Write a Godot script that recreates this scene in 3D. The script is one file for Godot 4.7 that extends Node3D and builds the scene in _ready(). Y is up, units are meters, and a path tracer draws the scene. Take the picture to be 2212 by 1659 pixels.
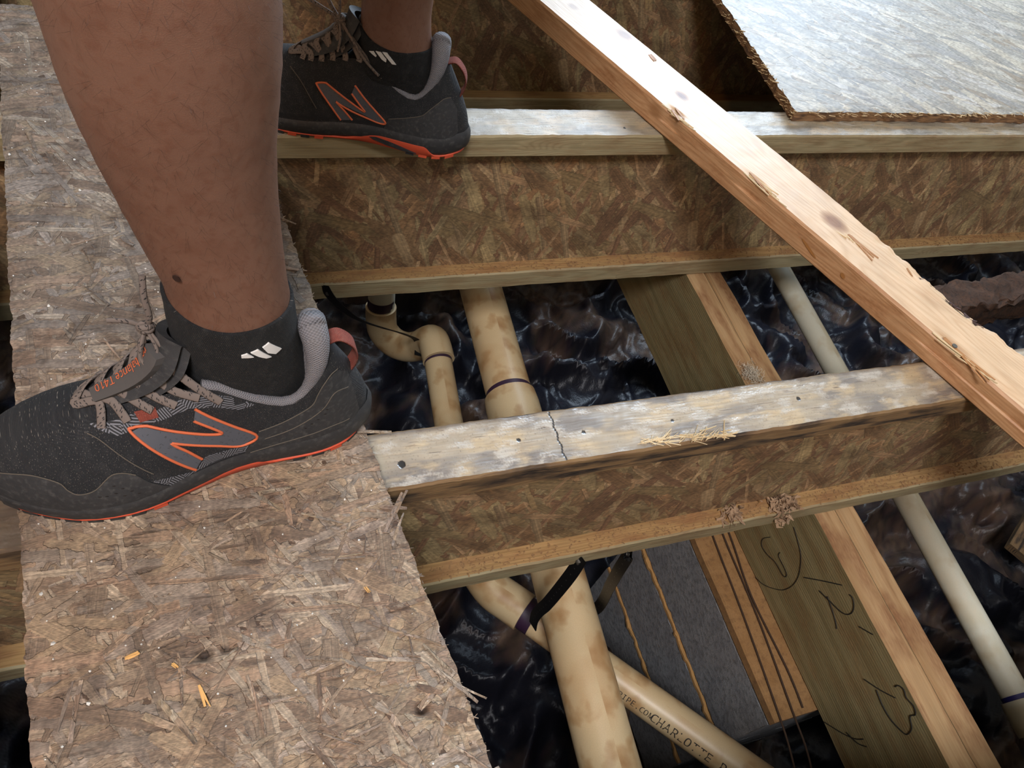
extends Node3D
# A stripped floor: wooden I-joists over a crawl space with pipes, an OSB strip that a person stands on, a loose 2x4 across the joists.
# World: metres, y up, y = 0 is the top of the joists; x runs along the joists, z towards the photographer.

var M := {}
var cam: Camera3D


func _ready() -> void:
	# ---- camera
	cam = Camera3D.new()
	cam.name = "camera"
	cam.keep_aspect = Camera3D.KEEP_HEIGHT
	cam.fov = 54.23
	cam.near = 0.02
	cam.far = 60.0
	cam.transform = Transform3D(Basis(Vector3(0.94024, 0.20382, 0.27279), Vector3(0.11105, 0.57376, -0.81146), Vector3(-0.32191, 0.79326, 0.51683)).orthonormalized(), Vector3(0, 0.60015, 0))
	add_child(cam)
	cam.current = true
	# ---- sky seen through the windows, exposure
	var we := WorldEnvironment.new()
	we.name = "world_environment"
	var e := Environment.new()
	e.background_mode = Environment.BG_COLOR
	e.background_color = Color(0.80, 0.88, 1.0)
	e.background_energy_multiplier = 1.6
	e.tonemap_mode = Environment.TONE_MAPPER_LINEAR
	e.tonemap_exposure = 1.0
	e.sdfgi_enabled = true
	e.ssao_enabled = true
	e.ssil_enabled = true
	we.environment = e
	add_child(we)
	# ---- daylight: the big window beyond the panel, and a ceiling light behind the photographer
	area_light("window_daylight", Vector3(2.05, 1.38, -2.97), Vector3(-0.35, -0.45, 1.0), Vector2(1.6, 1.45), Color(0.84, 0.92, 1.0), 17.0)
	area_light("side_daylight", Vector3(3.17, 1.5, 0.75), Vector3(-1.0, -0.6, -0.3), Vector2(1.1, 1.1), Color(0.86, 0.93, 1.0), 1.5)
	area_light("ceiling_light_beam", Vector3(-0.4, 2.37, 0.9), Vector3(0, -1, 0), Vector2(0.56, 0.56), Color(0.98, 0.98, 1.0), 9.5)
	var bulb := OmniLight3D.new()  # warm fill, added as a bulb out of view
	bulb.name = "added_warm_fill"
	bulb.position = Vector3(-1.0, 2.2, 1.2)
	bulb.light_color = Color(1.0, 0.72, 0.45)
	bulb.light_energy = 0.7
	bulb.light_size = 0.06
	bulb.omni_range = 12.0
	bulb.omni_attenuation = 2.0
	bulb.shadow_enabled = true
	add_child(bulb)
	make_materials()
	build_room()
	build_joists()
	build_boards()
	build_stick()
	build_girder()
	build_pipes()
	build_ground()
	build_person()
	build_small()


func area_light(called: String, at: Vector3, towards: Vector3, size: Vector2, c: Color, energy: float) -> void:
	var l := AreaLight3D.new()
	l.name = called
	l.area_size = size
	l.area_normalize_energy = true
	l.light_color = c
	l.light_energy = energy
	l.area_range = 14.0
	l.area_attenuation = 2.0
	l.shadow_enabled = true
	add_child(l)
	l.look_at_from_position(at, at + towards, Vector3.UP if absf(towards.normalized().y) < 0.95 else Vector3.FORWARD)


# ------------------------------------------------------------------ mesh building
class Surf:
	var v := PackedVector3Array()
	var n := PackedVector3Array()
	var u := PackedVector2Array()
	var c := PackedColorArray()
	var i := PackedInt32Array()


class Geo:
	var surfs := {}
	var cur: Surf

	func use(m: Material) -> Geo:
		if not surfs.has(m):
			surfs[m] = Surf.new()
		cur = surfs[m]
		return self

	# A grid of points, rows of equal length; ref is the middle of the body (or, with as_dir, the side that it faces).
	func grid(rows: Array, uvs: Array, ref: Vector3, as_dir := false, wrap := false, cols := []) -> void:
		var nn := normals(rows, wrap)
		var sum := 0.0
		for i in rows.size():
			var r: PackedVector3Array = rows[i]
			var line: PackedVector3Array = nn[i]
			for j in r.size():
				sum += line[j].dot(ref if as_dir else r[j] - ref)
		put(rows, uvs, nn, sum < 0.0, cols)

	func grid_signed(rows: Array, uvs: Array, sgn: float, wrap := true, cols := []) -> void:
		put(rows, uvs, normals(rows, wrap), sgn < 0.0, cols)

	func normals(rows: Array, wrap: bool) -> Array[PackedVector3Array]:
		var nr := rows.size()
		var nc: int = rows[0].size()
		var nn: Array[PackedVector3Array] = []
		for i in nr:
			var line := PackedVector3Array()
			line.resize(nc)
			var r: PackedVector3Array = rows[i]
			var ra: PackedVector3Array = rows[maxi(i - 1, 0)]
			var rb: PackedVector3Array = rows[mini(i + 1, nr - 1)]
			for j in nc:
				var ja := j - 1
				var jb := j + 1
				if wrap:
					if ja < 0: ja = nc - 2
					if jb >= nc: jb = 1
				else:
					ja = maxi(ja, 0)
					jb = mini(jb, nc - 1)
				var du := r[jb] - r[ja]
				if du.length_squared() < 1e-12:
					du = rb[jb] - rb[ja]
					if du.length_squared() < 1e-12:
						du = ra[jb] - ra[ja]
				var dv := rb[j] - ra[j]
				if dv.length_squared() < 1e-14:
					dv = (rb[jb] - ra[jb]) + (rb[ja] - ra[ja])
				line[j] = du.cross(dv).normalized()
			nn.append(line)
		return nn

	func put(rows: Array, uvs: Array, nn: Array[PackedVector3Array], flip: bool, cols: Array) -> void:
		var nr := rows.size()
		var nc: int = rows[0].size()
		var base := cur.v.size()
		for i in nr:
			cur.v.append_array(rows[i])
			cur.u.append_array(uvs[i])
			var line: PackedVector3Array = nn[i]
			for j in nc:
				var q := -line[j] if flip else line[j]
				cur.n.append(q if q.length_squared() > 0.5 else Vector3.UP)
				cur.c.append(cols[i][j] if cols.size() else Color.WHITE)
		for i in nr - 1:
			for j in nc - 1:
				var a := base + i * nc + j
				var b := a + nc
				if flip:
					cur.i.append_array(PackedInt32Array([a, a + 1, b, a + 1, b + 1, b]))
				else:
					cur.i.append_array(PackedInt32Array([a, b, a + 1, a + 1, b, b + 1]))

	func tri(a: Vector3, b: Vector3, c: Vector3, nrm: Vector3, ua := Vector2.ZERO, ub := Vector2.ZERO, uc := Vector2.ZERO, col := Color.WHITE) -> void:
		var base := cur.v.size()
		cur.v.append_array(PackedVector3Array([a, b, c]))
		cur.n.append_array(PackedVector3Array([nrm, nrm, nrm]))
		cur.u.append_array(PackedVector2Array([ua, ub, uc]))
		cur.c.append_array(PackedColorArray([col, col, col]))
		if (c - a).cross(b - a).dot(nrm) >= 0.0:
			cur.i.append_array(PackedInt32Array([base, base + 1, base + 2]))
		else:
			cur.i.append_array(PackedInt32Array([base, base + 2, base + 1]))

	func quad(a: Vector3, b: Vector3, c: Vector3, d: Vector3, side: Vector3, k := 1.0, col := Color.WHITE) -> void:
		var nrm := (b - a).cross(d - a).normalized()
		if nrm.dot(side) < 0.0:
			nrm = -nrm
		var w := (b - a).length() * k
		var h := (d - a).length() * k
		tri(a, b, c, nrm, Vector2(0, 0), Vector2(w, 0), Vector2(w, h), col)
		tri(a, c, d, nrm, Vector2(0, 0), Vector2(w, h), Vector2(0, h), col)

	func fan(ring: PackedVector3Array, centre: Vector3, nrm: Vector3) -> void:
		for j in ring.size():
			var a := ring[j]
			var b := ring[(j + 1) % ring.size()]
			tri(centre, a, b, nrm, Vector2(centre.x, centre.y), Vector2(a.x + a.z, a.y + a.z), Vector2(b.x + b.z, b.y + b.z))

	func mesh() -> ArrayMesh:
		var am := ArrayMesh.new()
		for m in surfs:
			var s: Surf = surfs[m]
			if s.i.is_empty():
				continue
			var a := []
			a.resize(Mesh.ARRAY_MAX)
			a[Mesh.ARRAY_VERTEX] = s.v
			a[Mesh.ARRAY_NORMAL] = s.n
			a[Mesh.ARRAY_TEX_UV] = s.u
			a[Mesh.ARRAY_COLOR] = s.c
			a[Mesh.ARRAY_INDEX] = s.i
			am.add_surface_from_arrays(Mesh.PRIMITIVE_TRIANGLES, a)
			am.surface_set_material(am.get_surface_count() - 1, m)
		return am


func geo(m: Material) -> Geo:
	return Geo.new().use(m)


func thing(called: String, label: String, category: String, at := Vector3.ZERO, group := "") -> Node3D:
	var o := Node3D.new()
	o.name = called
	o.position = at
	add_child(o, true)
	tag(o, label, category, group)
	return o


func tag(o: Node, label: String, category: String, group := "") -> void:
	if label: o.set_meta("label", label)
	if category: o.set_meta("category", category)
	if group: o.set_meta("group", group)


# One named mesh under a thing (or, alone, at top level); the vertices are world points.
func part(parent: Node3D, called: String, g: Geo, label := "", kind := "") -> MeshInstance3D:
	var o := MeshInstance3D.new()
	o.name = called
	o.mesh = g.mesh()
	o.cast_shadow = GeometryInstance3D.SHADOW_CASTING_SETTING_ON
	var p := parent
	var off := Vector3.ZERO
	while p != null and p != self:
		off += p.position
		p = p.get_parent() as Node3D
	o.position = -off
	parent.add_child(o, true)
	if label: o.set_meta("label", label)
	if kind: o.set_meta("kind", kind)
	return o


# Moves a lone top-level mesh's origin to its own base, so that it stands where it is.
func single(called: String, g: Geo, at: Vector3, label: String, category: String, group := "") -> MeshInstance3D:
	for m in g.surfs:
		var s: Surf = g.surfs[m]
		for k in s.v.size():
			s.v[k] -= at
	var o := part(self, called, g)
	o.position = at
	tag(o, label, category, group)
	return o


func noise(freq: float, seed_: int, oct := 3) -> FastNoiseLite:
	var n := FastNoiseLite.new()
	n.noise_type = FastNoiseLite.TYPE_SIMPLEX_SMOOTH
	n.frequency = freq
	n.seed = seed_
	n.fractal_octaves = oct
	return n


func rng(seed_: int) -> RandomNumberGenerator:
	var r := RandomNumberGenerator.new()
	r.seed = seed_
	return r


# Catmull-Rom through a table of (x, y), x rising or falling.
func ct(tab: Array, x: float) -> float:
	var n := tab.size()
	var up: bool = tab[n - 1].x > tab[0].x
	var k := 0
	while k < n - 2 and (x > tab[k + 1].x if up else x < tab[k + 1].x):
		k += 1
	var a: Vector2 = tab[k]
	var b: Vector2 = tab[k + 1]
	var t := clampf((x - a.x) / (b.x - a.x), 0.0, 1.0)
	var pa: Vector2 = tab[maxi(k - 1, 0)]
	var pb: Vector2 = tab[mini(k + 2, n - 1)]
	var ma: float = (b.y - pa.y) / (b.x - pa.x) * (b.x - a.x) if k > 0 else b.y - a.y
	var mb: float = (pb.y - a.y) / (pb.x - a.x) * (b.x - a.x) if k < n - 2 else b.y - a.y
	var t2 := t * t
	var t3 := t2 * t
	return (2 * t3 - 3 * t2 + 1) * a.y + (t3 - 2 * t2 + t) * ma + (-2 * t3 + 3 * t2) * b.y + (t3 - t2) * mb


# Points on a smooth curve through the given ones.
func smooth_path(p: Array, each: int) -> PackedVector3Array:
	var out := PackedVector3Array()
	for k in p.size() - 1:
		var a: Vector3 = p[k]
		var b: Vector3 = p[k + 1]
		var pa: Vector3 = p[maxi(k - 1, 0)]
		var pb: Vector3 = p[mini(k + 2, p.size() - 1)]
		for i in each:
			out.append(a.cubic_interpolate(b, pa, pb, float(i) / each))
	out.append(p[p.size() - 1])
	return out


# A tube (or, with flat, a ribbon of elliptical section: radius across, radius * flat through) along a path.
func tube(g: Geo, path: PackedVector3Array, rad: Callable, sides: int, caps := true, flat := 1.0, across := Vector3.ZERO, ring0 := 0.0) -> void:
	var n := path.size()
	var rows := []
	var uvs := []
	var along := 0.0
	var mid := Vector3.ZERO
	var t0 := (path[1] - path[0]).normalized()
	var up := across if across != Vector3.ZERO else (Vector3.UP if absf(t0.y) < 0.9 else Vector3.RIGHT)
	var nx := (up - t0 * up.dot(t0)).normalized()
	for i in n:
		var t := (path[mini(i + 1, n - 1)] - path[maxi(i - 1, 0)]).normalized()
		if across != Vector3.ZERO:
			nx = across
		nx = (nx - t * nx.dot(t)).normalized()
		var ny := t.cross(nx)
		if i > 0:
			along += (path[i] - path[i - 1]).length()
		var r: float = rad.call(float(i) / (n - 1))
		var row := PackedVector3Array()
		var ur := PackedVector2Array()
		for j in sides + 1:
			var a := TAU * j / sides + ring0
			row.append(path[i] + nx * cos(a) * r + ny * sin(a) * r * flat)
			ur.append(Vector2(along, TAU * j / sides * r))
		rows.append(row)
		uvs.append(ur)
		mid += path[i] / n
	_tube_grid(g, rows, uvs, path)
	if caps:
		for e in [0, n - 1]:
			var ring: PackedVector3Array = rows[e].slice(0, sides)
			g.fan(ring, path[e], (path[0] - path[1]).normalized() if e == 0 else (path[n - 1] - path[n - 2]).normalized())


func _tube_grid(g: Geo, rows: Array, uvs: Array, path: PackedVector3Array) -> void:
	# facing outwards: tell it by one quad
	var p: Vector3 = rows[0][0]
	var du: Vector3 = rows[0][1] - rows[0][rows[0].size() - 2]
	var dv: Vector3 = rows[1][0] - rows[0][0]
	var outw := p - path[0]
	var sgn := 1.0 if du.cross(dv).dot(outw) > 0.0 else -1.0
	g.grid_signed(rows, uvs, sgn)


# A straight member: the profile (z, y) swept along local x, each edge a strip with a material of its own.
func beam(g: Geo, xf: Transform3D, prof: Array, x0: float, x1: float, nx: int, mats: Array, sub := 1, disp = null, u_off := 0.0) -> void:
	var ne := prof.size()
	var c2 := Vector2.ZERO
	for p in prof: c2 += p / ne
	var mid := xf * Vector3((x0 + x1) / 2, c2.y, c2.x)
	for e in ne:
		var a: Vector2 = prof[e]
		var b: Vector2 = prof[(e + 1) % ne]
		var ln := (b - a).length()
		var nc := sub if ln > 0.012 else 1
		var rows := []
		var uvs := []
		for i in nx + 1:
			var x := lerpf(x0, x1, float(i) / nx)
			var row := PackedVector3Array()
			var ur := PackedVector2Array()
			for j in nc + 1:
				var q := a.lerp(b, float(j) / nc)
				var p := Vector3(x, q.y, q.x)
				if disp != null:
					p += disp.call(p)
				row.append(xf * p)
				ur.append(Vector2(x + u_off, ln * j / nc))
			rows.append(row)
			uvs.append(ur)
		var nrm2 := (b - a).rotated(PI / 2)
		if nrm2.dot((a + b) / 2 - c2) < 0: nrm2 = -nrm2
		g.use(mats[e % mats.size()]).grid(rows, uvs, xf.basis * Vector3(0, nrm2.y, nrm2.x), true)
	for x in [x0, x1]:
		var ring := PackedVector3Array()
		for q in prof:
			var p := Vector3(x, q.y, q.x)
			if disp != null:
				p += disp.call(p)
			ring.append(xf * p)
		g.use(mats[mats.size() - 1]).fan(ring, xf * Vector3(x, c2.y, c2.x), xf.basis * Vector3(-1 if x == x0 else 1, 0, 0))


# Rectangle profile with chamfered corners: z from za to zb, y from ya to yb. Edges: top, chamfer, +z face, chamfer, bottom, chamfer, -z face, chamfer.
func rect(za: float, zb: float, ya: float, yb: float, c := 0.002) -> Array:
	return [Vector2(za + c, yb), Vector2(zb - c, yb), Vector2(zb, yb - c), Vector2(zb, ya + c), Vector2(zb - c, ya), Vector2(za + c, ya), Vector2(za, ya + c), Vector2(za, yb - c)]


func box(g: Geo, m: Material, lo: Vector3, hi: Vector3, c := 0.002) -> void:
	beam(g, Transform3D(), rect(lo.z, hi.z, lo.y, hi.y, c), lo.x, hi.x, 1, [m])


# ------------------------------------------------------------------ textures and materials
func nb(w: int, h: int, freq: float, seed_: int, oct := 3, sx := 1, sy := 1) -> PackedByteArray:
	var n := noise(freq, seed_, oct)
	var im := n.get_seamless_image(maxi(w / sx, 8), maxi(h / sy, 8))
	im.convert(Image.FORMAT_L8)
	if sx > 1 or sy > 1:
		im.resize(w, h, Image.INTERPOLATE_CUBIC)
	return im.get_data()


func tex(b: PackedByteArray, w: int, h: int, fmt := Image.FORMAT_RGB8) -> ImageTexture:
	return ImageTexture.create_from_image(Image.create_from_data(w, h, false, fmt, b))


func b8(x: float) -> int:
	return clampi(int(x * 255.0), 0, 255)


func mat(called: String, t: Texture2D, per_m: Vector2, rough: float, height: Texture2D = null, relief_cm := 0.0, spec := 0.5) -> StandardMaterial3D:
	var m := StandardMaterial3D.new()
	m.resource_name = called
	m.albedo_texture = t
	m.uv1_scale = Vector3(per_m.x, per_m.y, 1)
	m.roughness = rough
	m.metallic_specular = spec
	if height:
		m.heightmap_enabled = true
		m.heightmap_texture = height
		m.heightmap_scale = relief_cm
	M[called] = m
	return m


func plain(called: String, c: Color, rough := 0.7, spec := 0.5) -> StandardMaterial3D:
	var m := mat(called, null, Vector2.ONE, rough, null, 0.0, spec)
	m.albedo_color = c
	return m


# Oriented strand board: strands stamped over one another, with a height map of the same strands.
func osb(w: int, h: int, ppm: float, count: int, ln: Vector2, wd: Vector2, tints: Array, ang: Vector2, base: Color, seed_: int, dirt: Color, dirt_amount: float, cracks := 0.5) -> Array:
	var r := rng(seed_)
	var alb := Image.create(w, h, false, Image.FORMAT_RGBA8)
	alb.fill(base)
	var hgt := Image.create(w, h, false, Image.FORMAT_RGBA8)
	hgt.fill(Color(0.3, 0.3, 0.3))
	var sa: Array[Image] = []
	var sh: Array[Image] = []
	for k in 30:
		var L := r.randf_range(ln.x, ln.y) * ppm
		var Wd := r.randf_range(wd.x, wd.y) * ppm
		var a := r.randfn(ang.x, ang.y)
		var ca := cos(a)
		var sn := sin(a)
		var bw := int(absf(ca) * L + absf(sn) * Wd) + 3
		var bh := int(absf(sn) * L + absf(ca) * Wd) + 3
		var pa := PackedByteArray()
		pa.resize(bw * bh * 4)
		var ph := pa.duplicate()
		var tint: Color = tints[k % tints.size()]
		var f := r.randf_range(0.85, 1.1)
		var g1 := PackedFloat32Array()
		var acc := 0.0
		for i in int(Wd) + 4:
			acc = acc * 0.55 + r.randfn(0, 0.055)
			g1.append(acc)
		var g2 := PackedFloat32Array()
		acc = 0.0
		for i in int(L) + 4:
			acc = acc * 0.93 + r.randfn(0, 0.02)
			g2.append(acc)
		var lift := r.randf_range(0.25, 0.8)
		var tilt := r.randf_range(-0.14, 0.14)
		var taper := r.randf_range(0.0, 0.7)
		for y in bh:
			var dy := y - bh * 0.5
			for x in range(0, bw):
				var dx := x - bw * 0.5
				var u := dx * ca + dy * sn
				if absf(u) > L * 0.5: continue
				var v := -dx * sn + dy * ca
				var iu := int(u + L * 0.5)
				var half := Wd * 0.5 * (1.0 - taper * pow(absf(u) / (L * 0.5), 3.0)) + g2[iu] * Wd * 1.2
				if absf(v) > half: continue
				var iv := clampi(int(v + Wd * 0.5), 0, g1.size() - 1)
				var g := f * (1.0 + g1[iv] + g2[iu] * 0.5)
				var o := (y * bw + x) * 4
				pa[o] = b8(tint.r * g)
				pa[o + 1] = b8(tint.g * g)
				pa[o + 2] = b8(tint.b * g)
				pa[o + 3] = 255
				var hh := b8(lift + tilt * v / Wd * 2.0 + g1[iv] * 0.35 + g2[iu] * 0.25)
				ph[o] = hh
				ph[o + 1] = hh
				ph[o + 2] = hh
				ph[o + 3] = 255
		sa.append(Image.create_from_data(bw, bh, false, Image.FORMAT_RGBA8, pa))
		sh.append(Image.create_from_data(bw, bh, false, Image.FORMAT_RGBA8, ph))
	for n in count:
		var k := r.randi_range(0, sa.size() - 1)
		var full := Rect2i(0, 0, sa[k].get_width(), sa[k].get_height())
		var p := Vector2i(r.randi_range(0, w - 1), r.randi_range(0, h - 1))
		for ox in [0, -w]:
			for oy in [0, -h]:
				var q := p + Vector2i(ox, oy)
				if q.x + full.size.x > 0 and q.y + full.size.y > 0:
					alb.blend_rect(sa[k], full, q)
					hgt.blend_rect(sh[k], full, q)
	alb.convert(Image.FORMAT_RGB8)
	hgt.convert(Image.FORMAT_L8)
	var A := alb.get_data()
	var Hh := hgt.get_data()
	var n1 := nb(w, h, 0.006, seed_ + 1, 4)
	var n2 := nb(w, h, 0.06, seed_ + 2, 3)
	var n3 := nb(w, h, 0.03, seed_ + 3, 3, 8, 1)
	var H0 := Hh.duplicate()
	var n4 := nb(w, h, 0.30, seed_ + 4, 2, 5, 1)
	for i in w * h:
		var dark_area := clampf((n1[i] / 255.0 - 0.45) * 2.2, 0.0, 1.0)
		var low := clampf(1.0 - Hh[i] / 110.0, 0.0, 1.0)
		var crack := clampf((n3[i] / 255.0 - 0.70) * 6.0, 0.0, 1.0) * cracks
		var step_ := absf(float(H0[i]) - H0[(i + 1) % (w * h)]) + absf(float(H0[i]) - H0[(i + w) % (w * h)])
		var rim := clampf((step_ - 22.0) / 60.0, 0.0, 1.0) * clampf(n2[i] / 255.0 * 1.8 - 0.3, 0.0, 1.0)
		var t := clampf(dark_area * dirt_amount + low * 0.22 + crack + rim * 0.55, 0.0, 0.92)
		var k := (0.86 + 0.28 * n2[i] / 255.0) * (0.80 + 0.40 * n4[i] / 255.0)
		var o := i * 3
		A[o] = b8(lerpf(A[o] / 255.0, dirt.r, t) * k)
		A[o + 1] = b8(lerpf(A[o + 1] / 255.0, dirt.g, t) * k)
		A[o + 2] = b8(lerpf(A[o + 2] / 255.0, dirt.b, t) * k)
		Hh[i] = b8(Hh[i] / 255.0 * 0.8 + n2[i] / 255.0 * 0.10 + n4[i] / 255.0 * 0.12 - crack * 0.3)
	return [tex(A, w, h), tex(Hh, w, h, Image.FORMAT_L8)]


# Sawn wood with the grain along u. knots: Vector4(u, v, radius, darkness) in metres.
func wood(w: int, h: int, ppm: Vector2, dark: Color, light: Color, rings: float, seed_: int, knots := [], dirt := Color.BLACK, dirt_amount := 0.0, saw := 0.0) -> Array:
	var A := PackedByteArray()
	A.resize(w * h * 3)
	var Hh := PackedByteArray()
	Hh.resize(w * h)
	var warp := nb(w, h, 0.01, seed_, 2, 8, 1)
	var fib := nb(w, h, 0.25, seed_ + 1, 3, 16, 1)
	var blot := nb(w, h, 0.02, seed_ + 2, 4, 2, 1)
	var speck := nb(w, h, 0.2, seed_ + 3, 2, 2, 1)
	for y in h:
		for x in w:
			var i := y * w + x
			var u := x / ppm.x
			var v := y / ppm.y
			var vv := v + (warp[i] / 255.0 - 0.5) * 0.05
			var kd := 0.0
			var kr := 0.0
			for k in knots:
				var dx: float = (u - k.x) / 1.5
				var dy: float = v - k.y
				var d := sqrt(dx * dx + dy * dy)
				if d < k.z * 6.0:
					vv += signf(dy) * k.z * 0.9 * exp(-d * d / (k.z * k.z * 5.0))
					if d < k.z * 1.5:
						kd = maxf(kd, clampf(1.6 - d / k.z * 1.1, 0.0, 1.0) * k.w)
						kr = sin(d * 5200.0) * 0.12
			var ring := 0.5 + 0.5 * sin(TAU * rings * vv)
			ring = ring * ring
			var f := fib[i] / 255.0
			var t := clampf(0.25 + ring * 0.45 + (f - 0.5) * 0.5, 0.0, 1.0)
			var c := light.lerp(dark, t)
			if kd > 0.0:
				c = c.lerp(Color(0.40 + kr, 0.23 + kr * 0.8, 0.09 + kr * 0.5), kd)
			var b := blot[i] / 255.0
			if dirt_amount > 0.0:
				c = c.lerp(dirt, clampf((b - 0.42) * 2.4, 0.0, 1.0) * dirt_amount * (0.6 + 0.4 * speck[i] / 127.0))
			var g := 0.93 + 0.14 * b
			if saw > 0.0:
				g *= 1.0 + saw * sin(y * 1.05)
			A[i * 3] = b8(c.r * g)
			A[i * 3 + 1] = b8(c.g * g)
			A[i * 3 + 2] = b8(c.b * g)
			Hh[i] = b8(0.5 + (f - 0.5) * 0.5 - ring * 0.08 + (saw * 2.0 * sin(y * 1.05)) - kd * 0.2)
	return [tex(A, w, h), tex(Hh, w, h, Image.FORMAT_L8)]


# The trodden, glue-smeared top of a joist flange: grain along u under blotches of several tones, small splits and nail holes.
func flange_top(w: int, h: int, ppm: float, seed_: int, holes: Array, tones: Array, dark_area := Vector2(9, 9)) -> Array:
	var A := PackedByteArray()
	A.resize(w * h * 3)
	var Hh := PackedByteArray()
	Hh.resize(w * h)
	var fib := nb(w, h, 0.22, seed_, 3, 14, 1)
	var b1 := nb(w, h, 0.014, seed_ + 1, 5, 3, 1)
	var b2 := nb(w, h, 0.022, seed_ + 2, 5, 2, 1)
	var b3 := nb(w, h, 0.035, seed_ + 3, 5, 2, 1)
	var sp := nb(w, h, 0.3, seed_ + 4, 2, 1, 1)
	for y in h:
		for x in w:
			var i := y * w + x
			var f := fib[i] / 255.0
			var c: Color = tones[0]
			var s1 := clampf((b1[i] / 255.0 - 0.40) * 3.0 + (f - 0.5) * 0.9, 0.0, 1.0)
			var s2 := clampf((b2[i] / 255.0 - 0.50) * 4.0 + (f - 0.5) * 0.8, 0.0, 1.0)
			var s3 := clampf((b3[i] / 255.0 - 0.56) * 4.5 + (sp[i] / 255.0 - 0.5) * 1.2, 0.0, 1.0)
			c = c.lerp(tones[1], s1)
			c = c.lerp(tones[2], s2 * 0.8)
			c = c.lerp(tones[3], s3 * 0.85)
			var split := clampf((f - 0.74) * 6.0, 0.0, 1.0) * (1.0 - s3)
			c = c.lerp(tones[4], split * 0.75)
			var spk := clampf((sp[i] / 255.0 - 0.72) * 5.0, 0.0, 1.0)
			c = c.lerp(tones[4], spk * 0.5)
			var edge := minf(y, h - y) / float(h)
			c = c.lerp(tones[4], clampf(1.0 - edge * 14.0, 0.0, 1.0) * 0.5)
			var us := x / ppm
			c = c.lerp(tones[4], 0.8 * smoothstep(dark_area.x - 0.03, dark_area.x, us) * (1.0 - smoothstep(dark_area.y - 0.02, dark_area.y, us)))  # one stretch of the length goes towards the darkest tone
			var hh := 0.55 + (f - 0.5) * 0.35 + s3 * 0.25 - s2 * 0.1 - split * 0.3 + (sp[i] / 255.0 - 0.5) * 0.25 * s3
			for k in holes:
				var dx: float = x / ppm - k.x
				var dy: float = y / ppm - k.y
				if absf(dx) < 0.02 and (k.z > 0.0 and dx * dx + dy * dy < k.z * k.z or k.z < 0.0 and absf(dx + 0.0006 * sin(y * 0.35)) < -k.z):
					c = Color(0.10, 0.07, 0.05)
					hh = 0.0
			var g := 0.90 + 0.2 * f
			A[i * 3] = b8(c.r * g)
			A[i * 3 + 1] = b8(c.g * g)
			A[i * 3 + 2] = b8(c.b * g)
			Hh[i] = b8(hh)
	return [tex(A, w, h), tex(Hh, w, h, Image.FORMAT_L8)]


# Two-tone blotches: for pipes, blocks, earth, skin.
func blotch(w: int, h: int, c0: Color, c1: Color, c2: Color, f1: float, f2: float, seed_: int, fine := 0.15, cover := 0.5) -> Array:
	var A := PackedByteArray()
	A.resize(w * h * 3)
	var Hh := PackedByteArray()
	Hh.resize(w * h)
	var n1 := nb(w, h, f1, seed_, 4)
	var n2 := nb(w, h, f2, seed_ + 1, 4)
	var n3 := nb(w, h, 0.35, seed_ + 2, 2)
	for i in w * h:
		var c := c0.lerp(c1, clampf((n1[i] / 255.0 - (0.9 - cover)) * 2.0, 0.0, 1.0))
		c = c.lerp(c2, clampf((n2[i] / 255.0 - 0.52) * 2.4, 0.0, 1.0))
		var g := 1.0 + (n3[i] / 255.0 - 0.5) * fine
		A[i * 3] = b8(c.r * g)
		A[i * 3 + 1] = b8(c.g * g)
		A[i * 3 + 2] = b8(c.b * g)
		Hh[i] = n3[i] / 2 + n2[i] / 2
	return [tex(A, w, h), tex(Hh, w, h, Image.FORMAT_L8)]


# Fine weave: period px, two tones.
func weave(w: int, h: int, c0: Color, c1: Color, px: float, py: float, seed_: int, specks: float, speck := Color(0.62, 0.58, 0.52)) -> Array:
	var A := PackedByteArray()
	A.resize(w * h * 3)
	var Hh := PackedByteArray()
	Hh.resize(w * h)
	var n1 := nb(w, h, 0.01, seed_, 3)
	var n2 := nb(w, h, 0.14, seed_ + 1, 2)
	for y in h:
		for x in w:
			var i := y * w + x
			var row := int(y / py)
			var t := 0.5 + 0.5 * sin(TAU * (x / px + 0.5 * (row % 2))) * sin(PI * fmod(y / py, 1.0))
			var c := c0.lerp(c1, t * (0.5 + 0.5 * n1[i] / 255.0))
			if n2[i] / 255.0 > 0.88 - specks:
				c = c.lerp(speck, 0.7)
			c = c.lerp(speck * 0.55, clampf(n1[i] / 255.0 - 0.5, 0.0, 1.0) * 0.5)
			A[i * 3] = b8(c.r)
			A[i * 3 + 1] = b8(c.g)
			A[i * 3 + 2] = b8(c.b)
			Hh[i] = b8(t)
	return [tex(A, w, h), tex(Hh, w, h, Image.FORMAT_L8)]


# The printed pattern of the eyestays: patches of parallel grey lines, each patch turned its own way.
func maze(w: int, h: int, c0: Color, c1: Color, period: float, cell: float) -> ImageTexture:
	var A := PackedByteArray()
	A.resize(w * h * 3)
	var n := FastNoiseLite.new()
	n.noise_type = FastNoiseLite.TYPE_CELLULAR
	n.fractal_type = FastNoiseLite.FRACTAL_NONE
	n.cellular_return_type = FastNoiseLite.RETURN_CELL_VALUE
	n.frequency = 1.0 / cell
	n.seed = 5
	for y in h:
		for x in w:
			var a := snappedf(n.get_noise_2d(x, y) * 9.0, PI / 6)
			var s := sin(TAU * (x * cos(a) + y * sin(a)) / period)
			var c := c0.lerp(c1, clampf(s * 2.0 + 0.2, 0.0, 1.0))
			var i := (y * w + x) * 3
			A[i] = b8(c.r)
			A[i + 1] = b8(c.g)
			A[i + 2] = b8(c.b)
	return tex(A, w, h)


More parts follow.
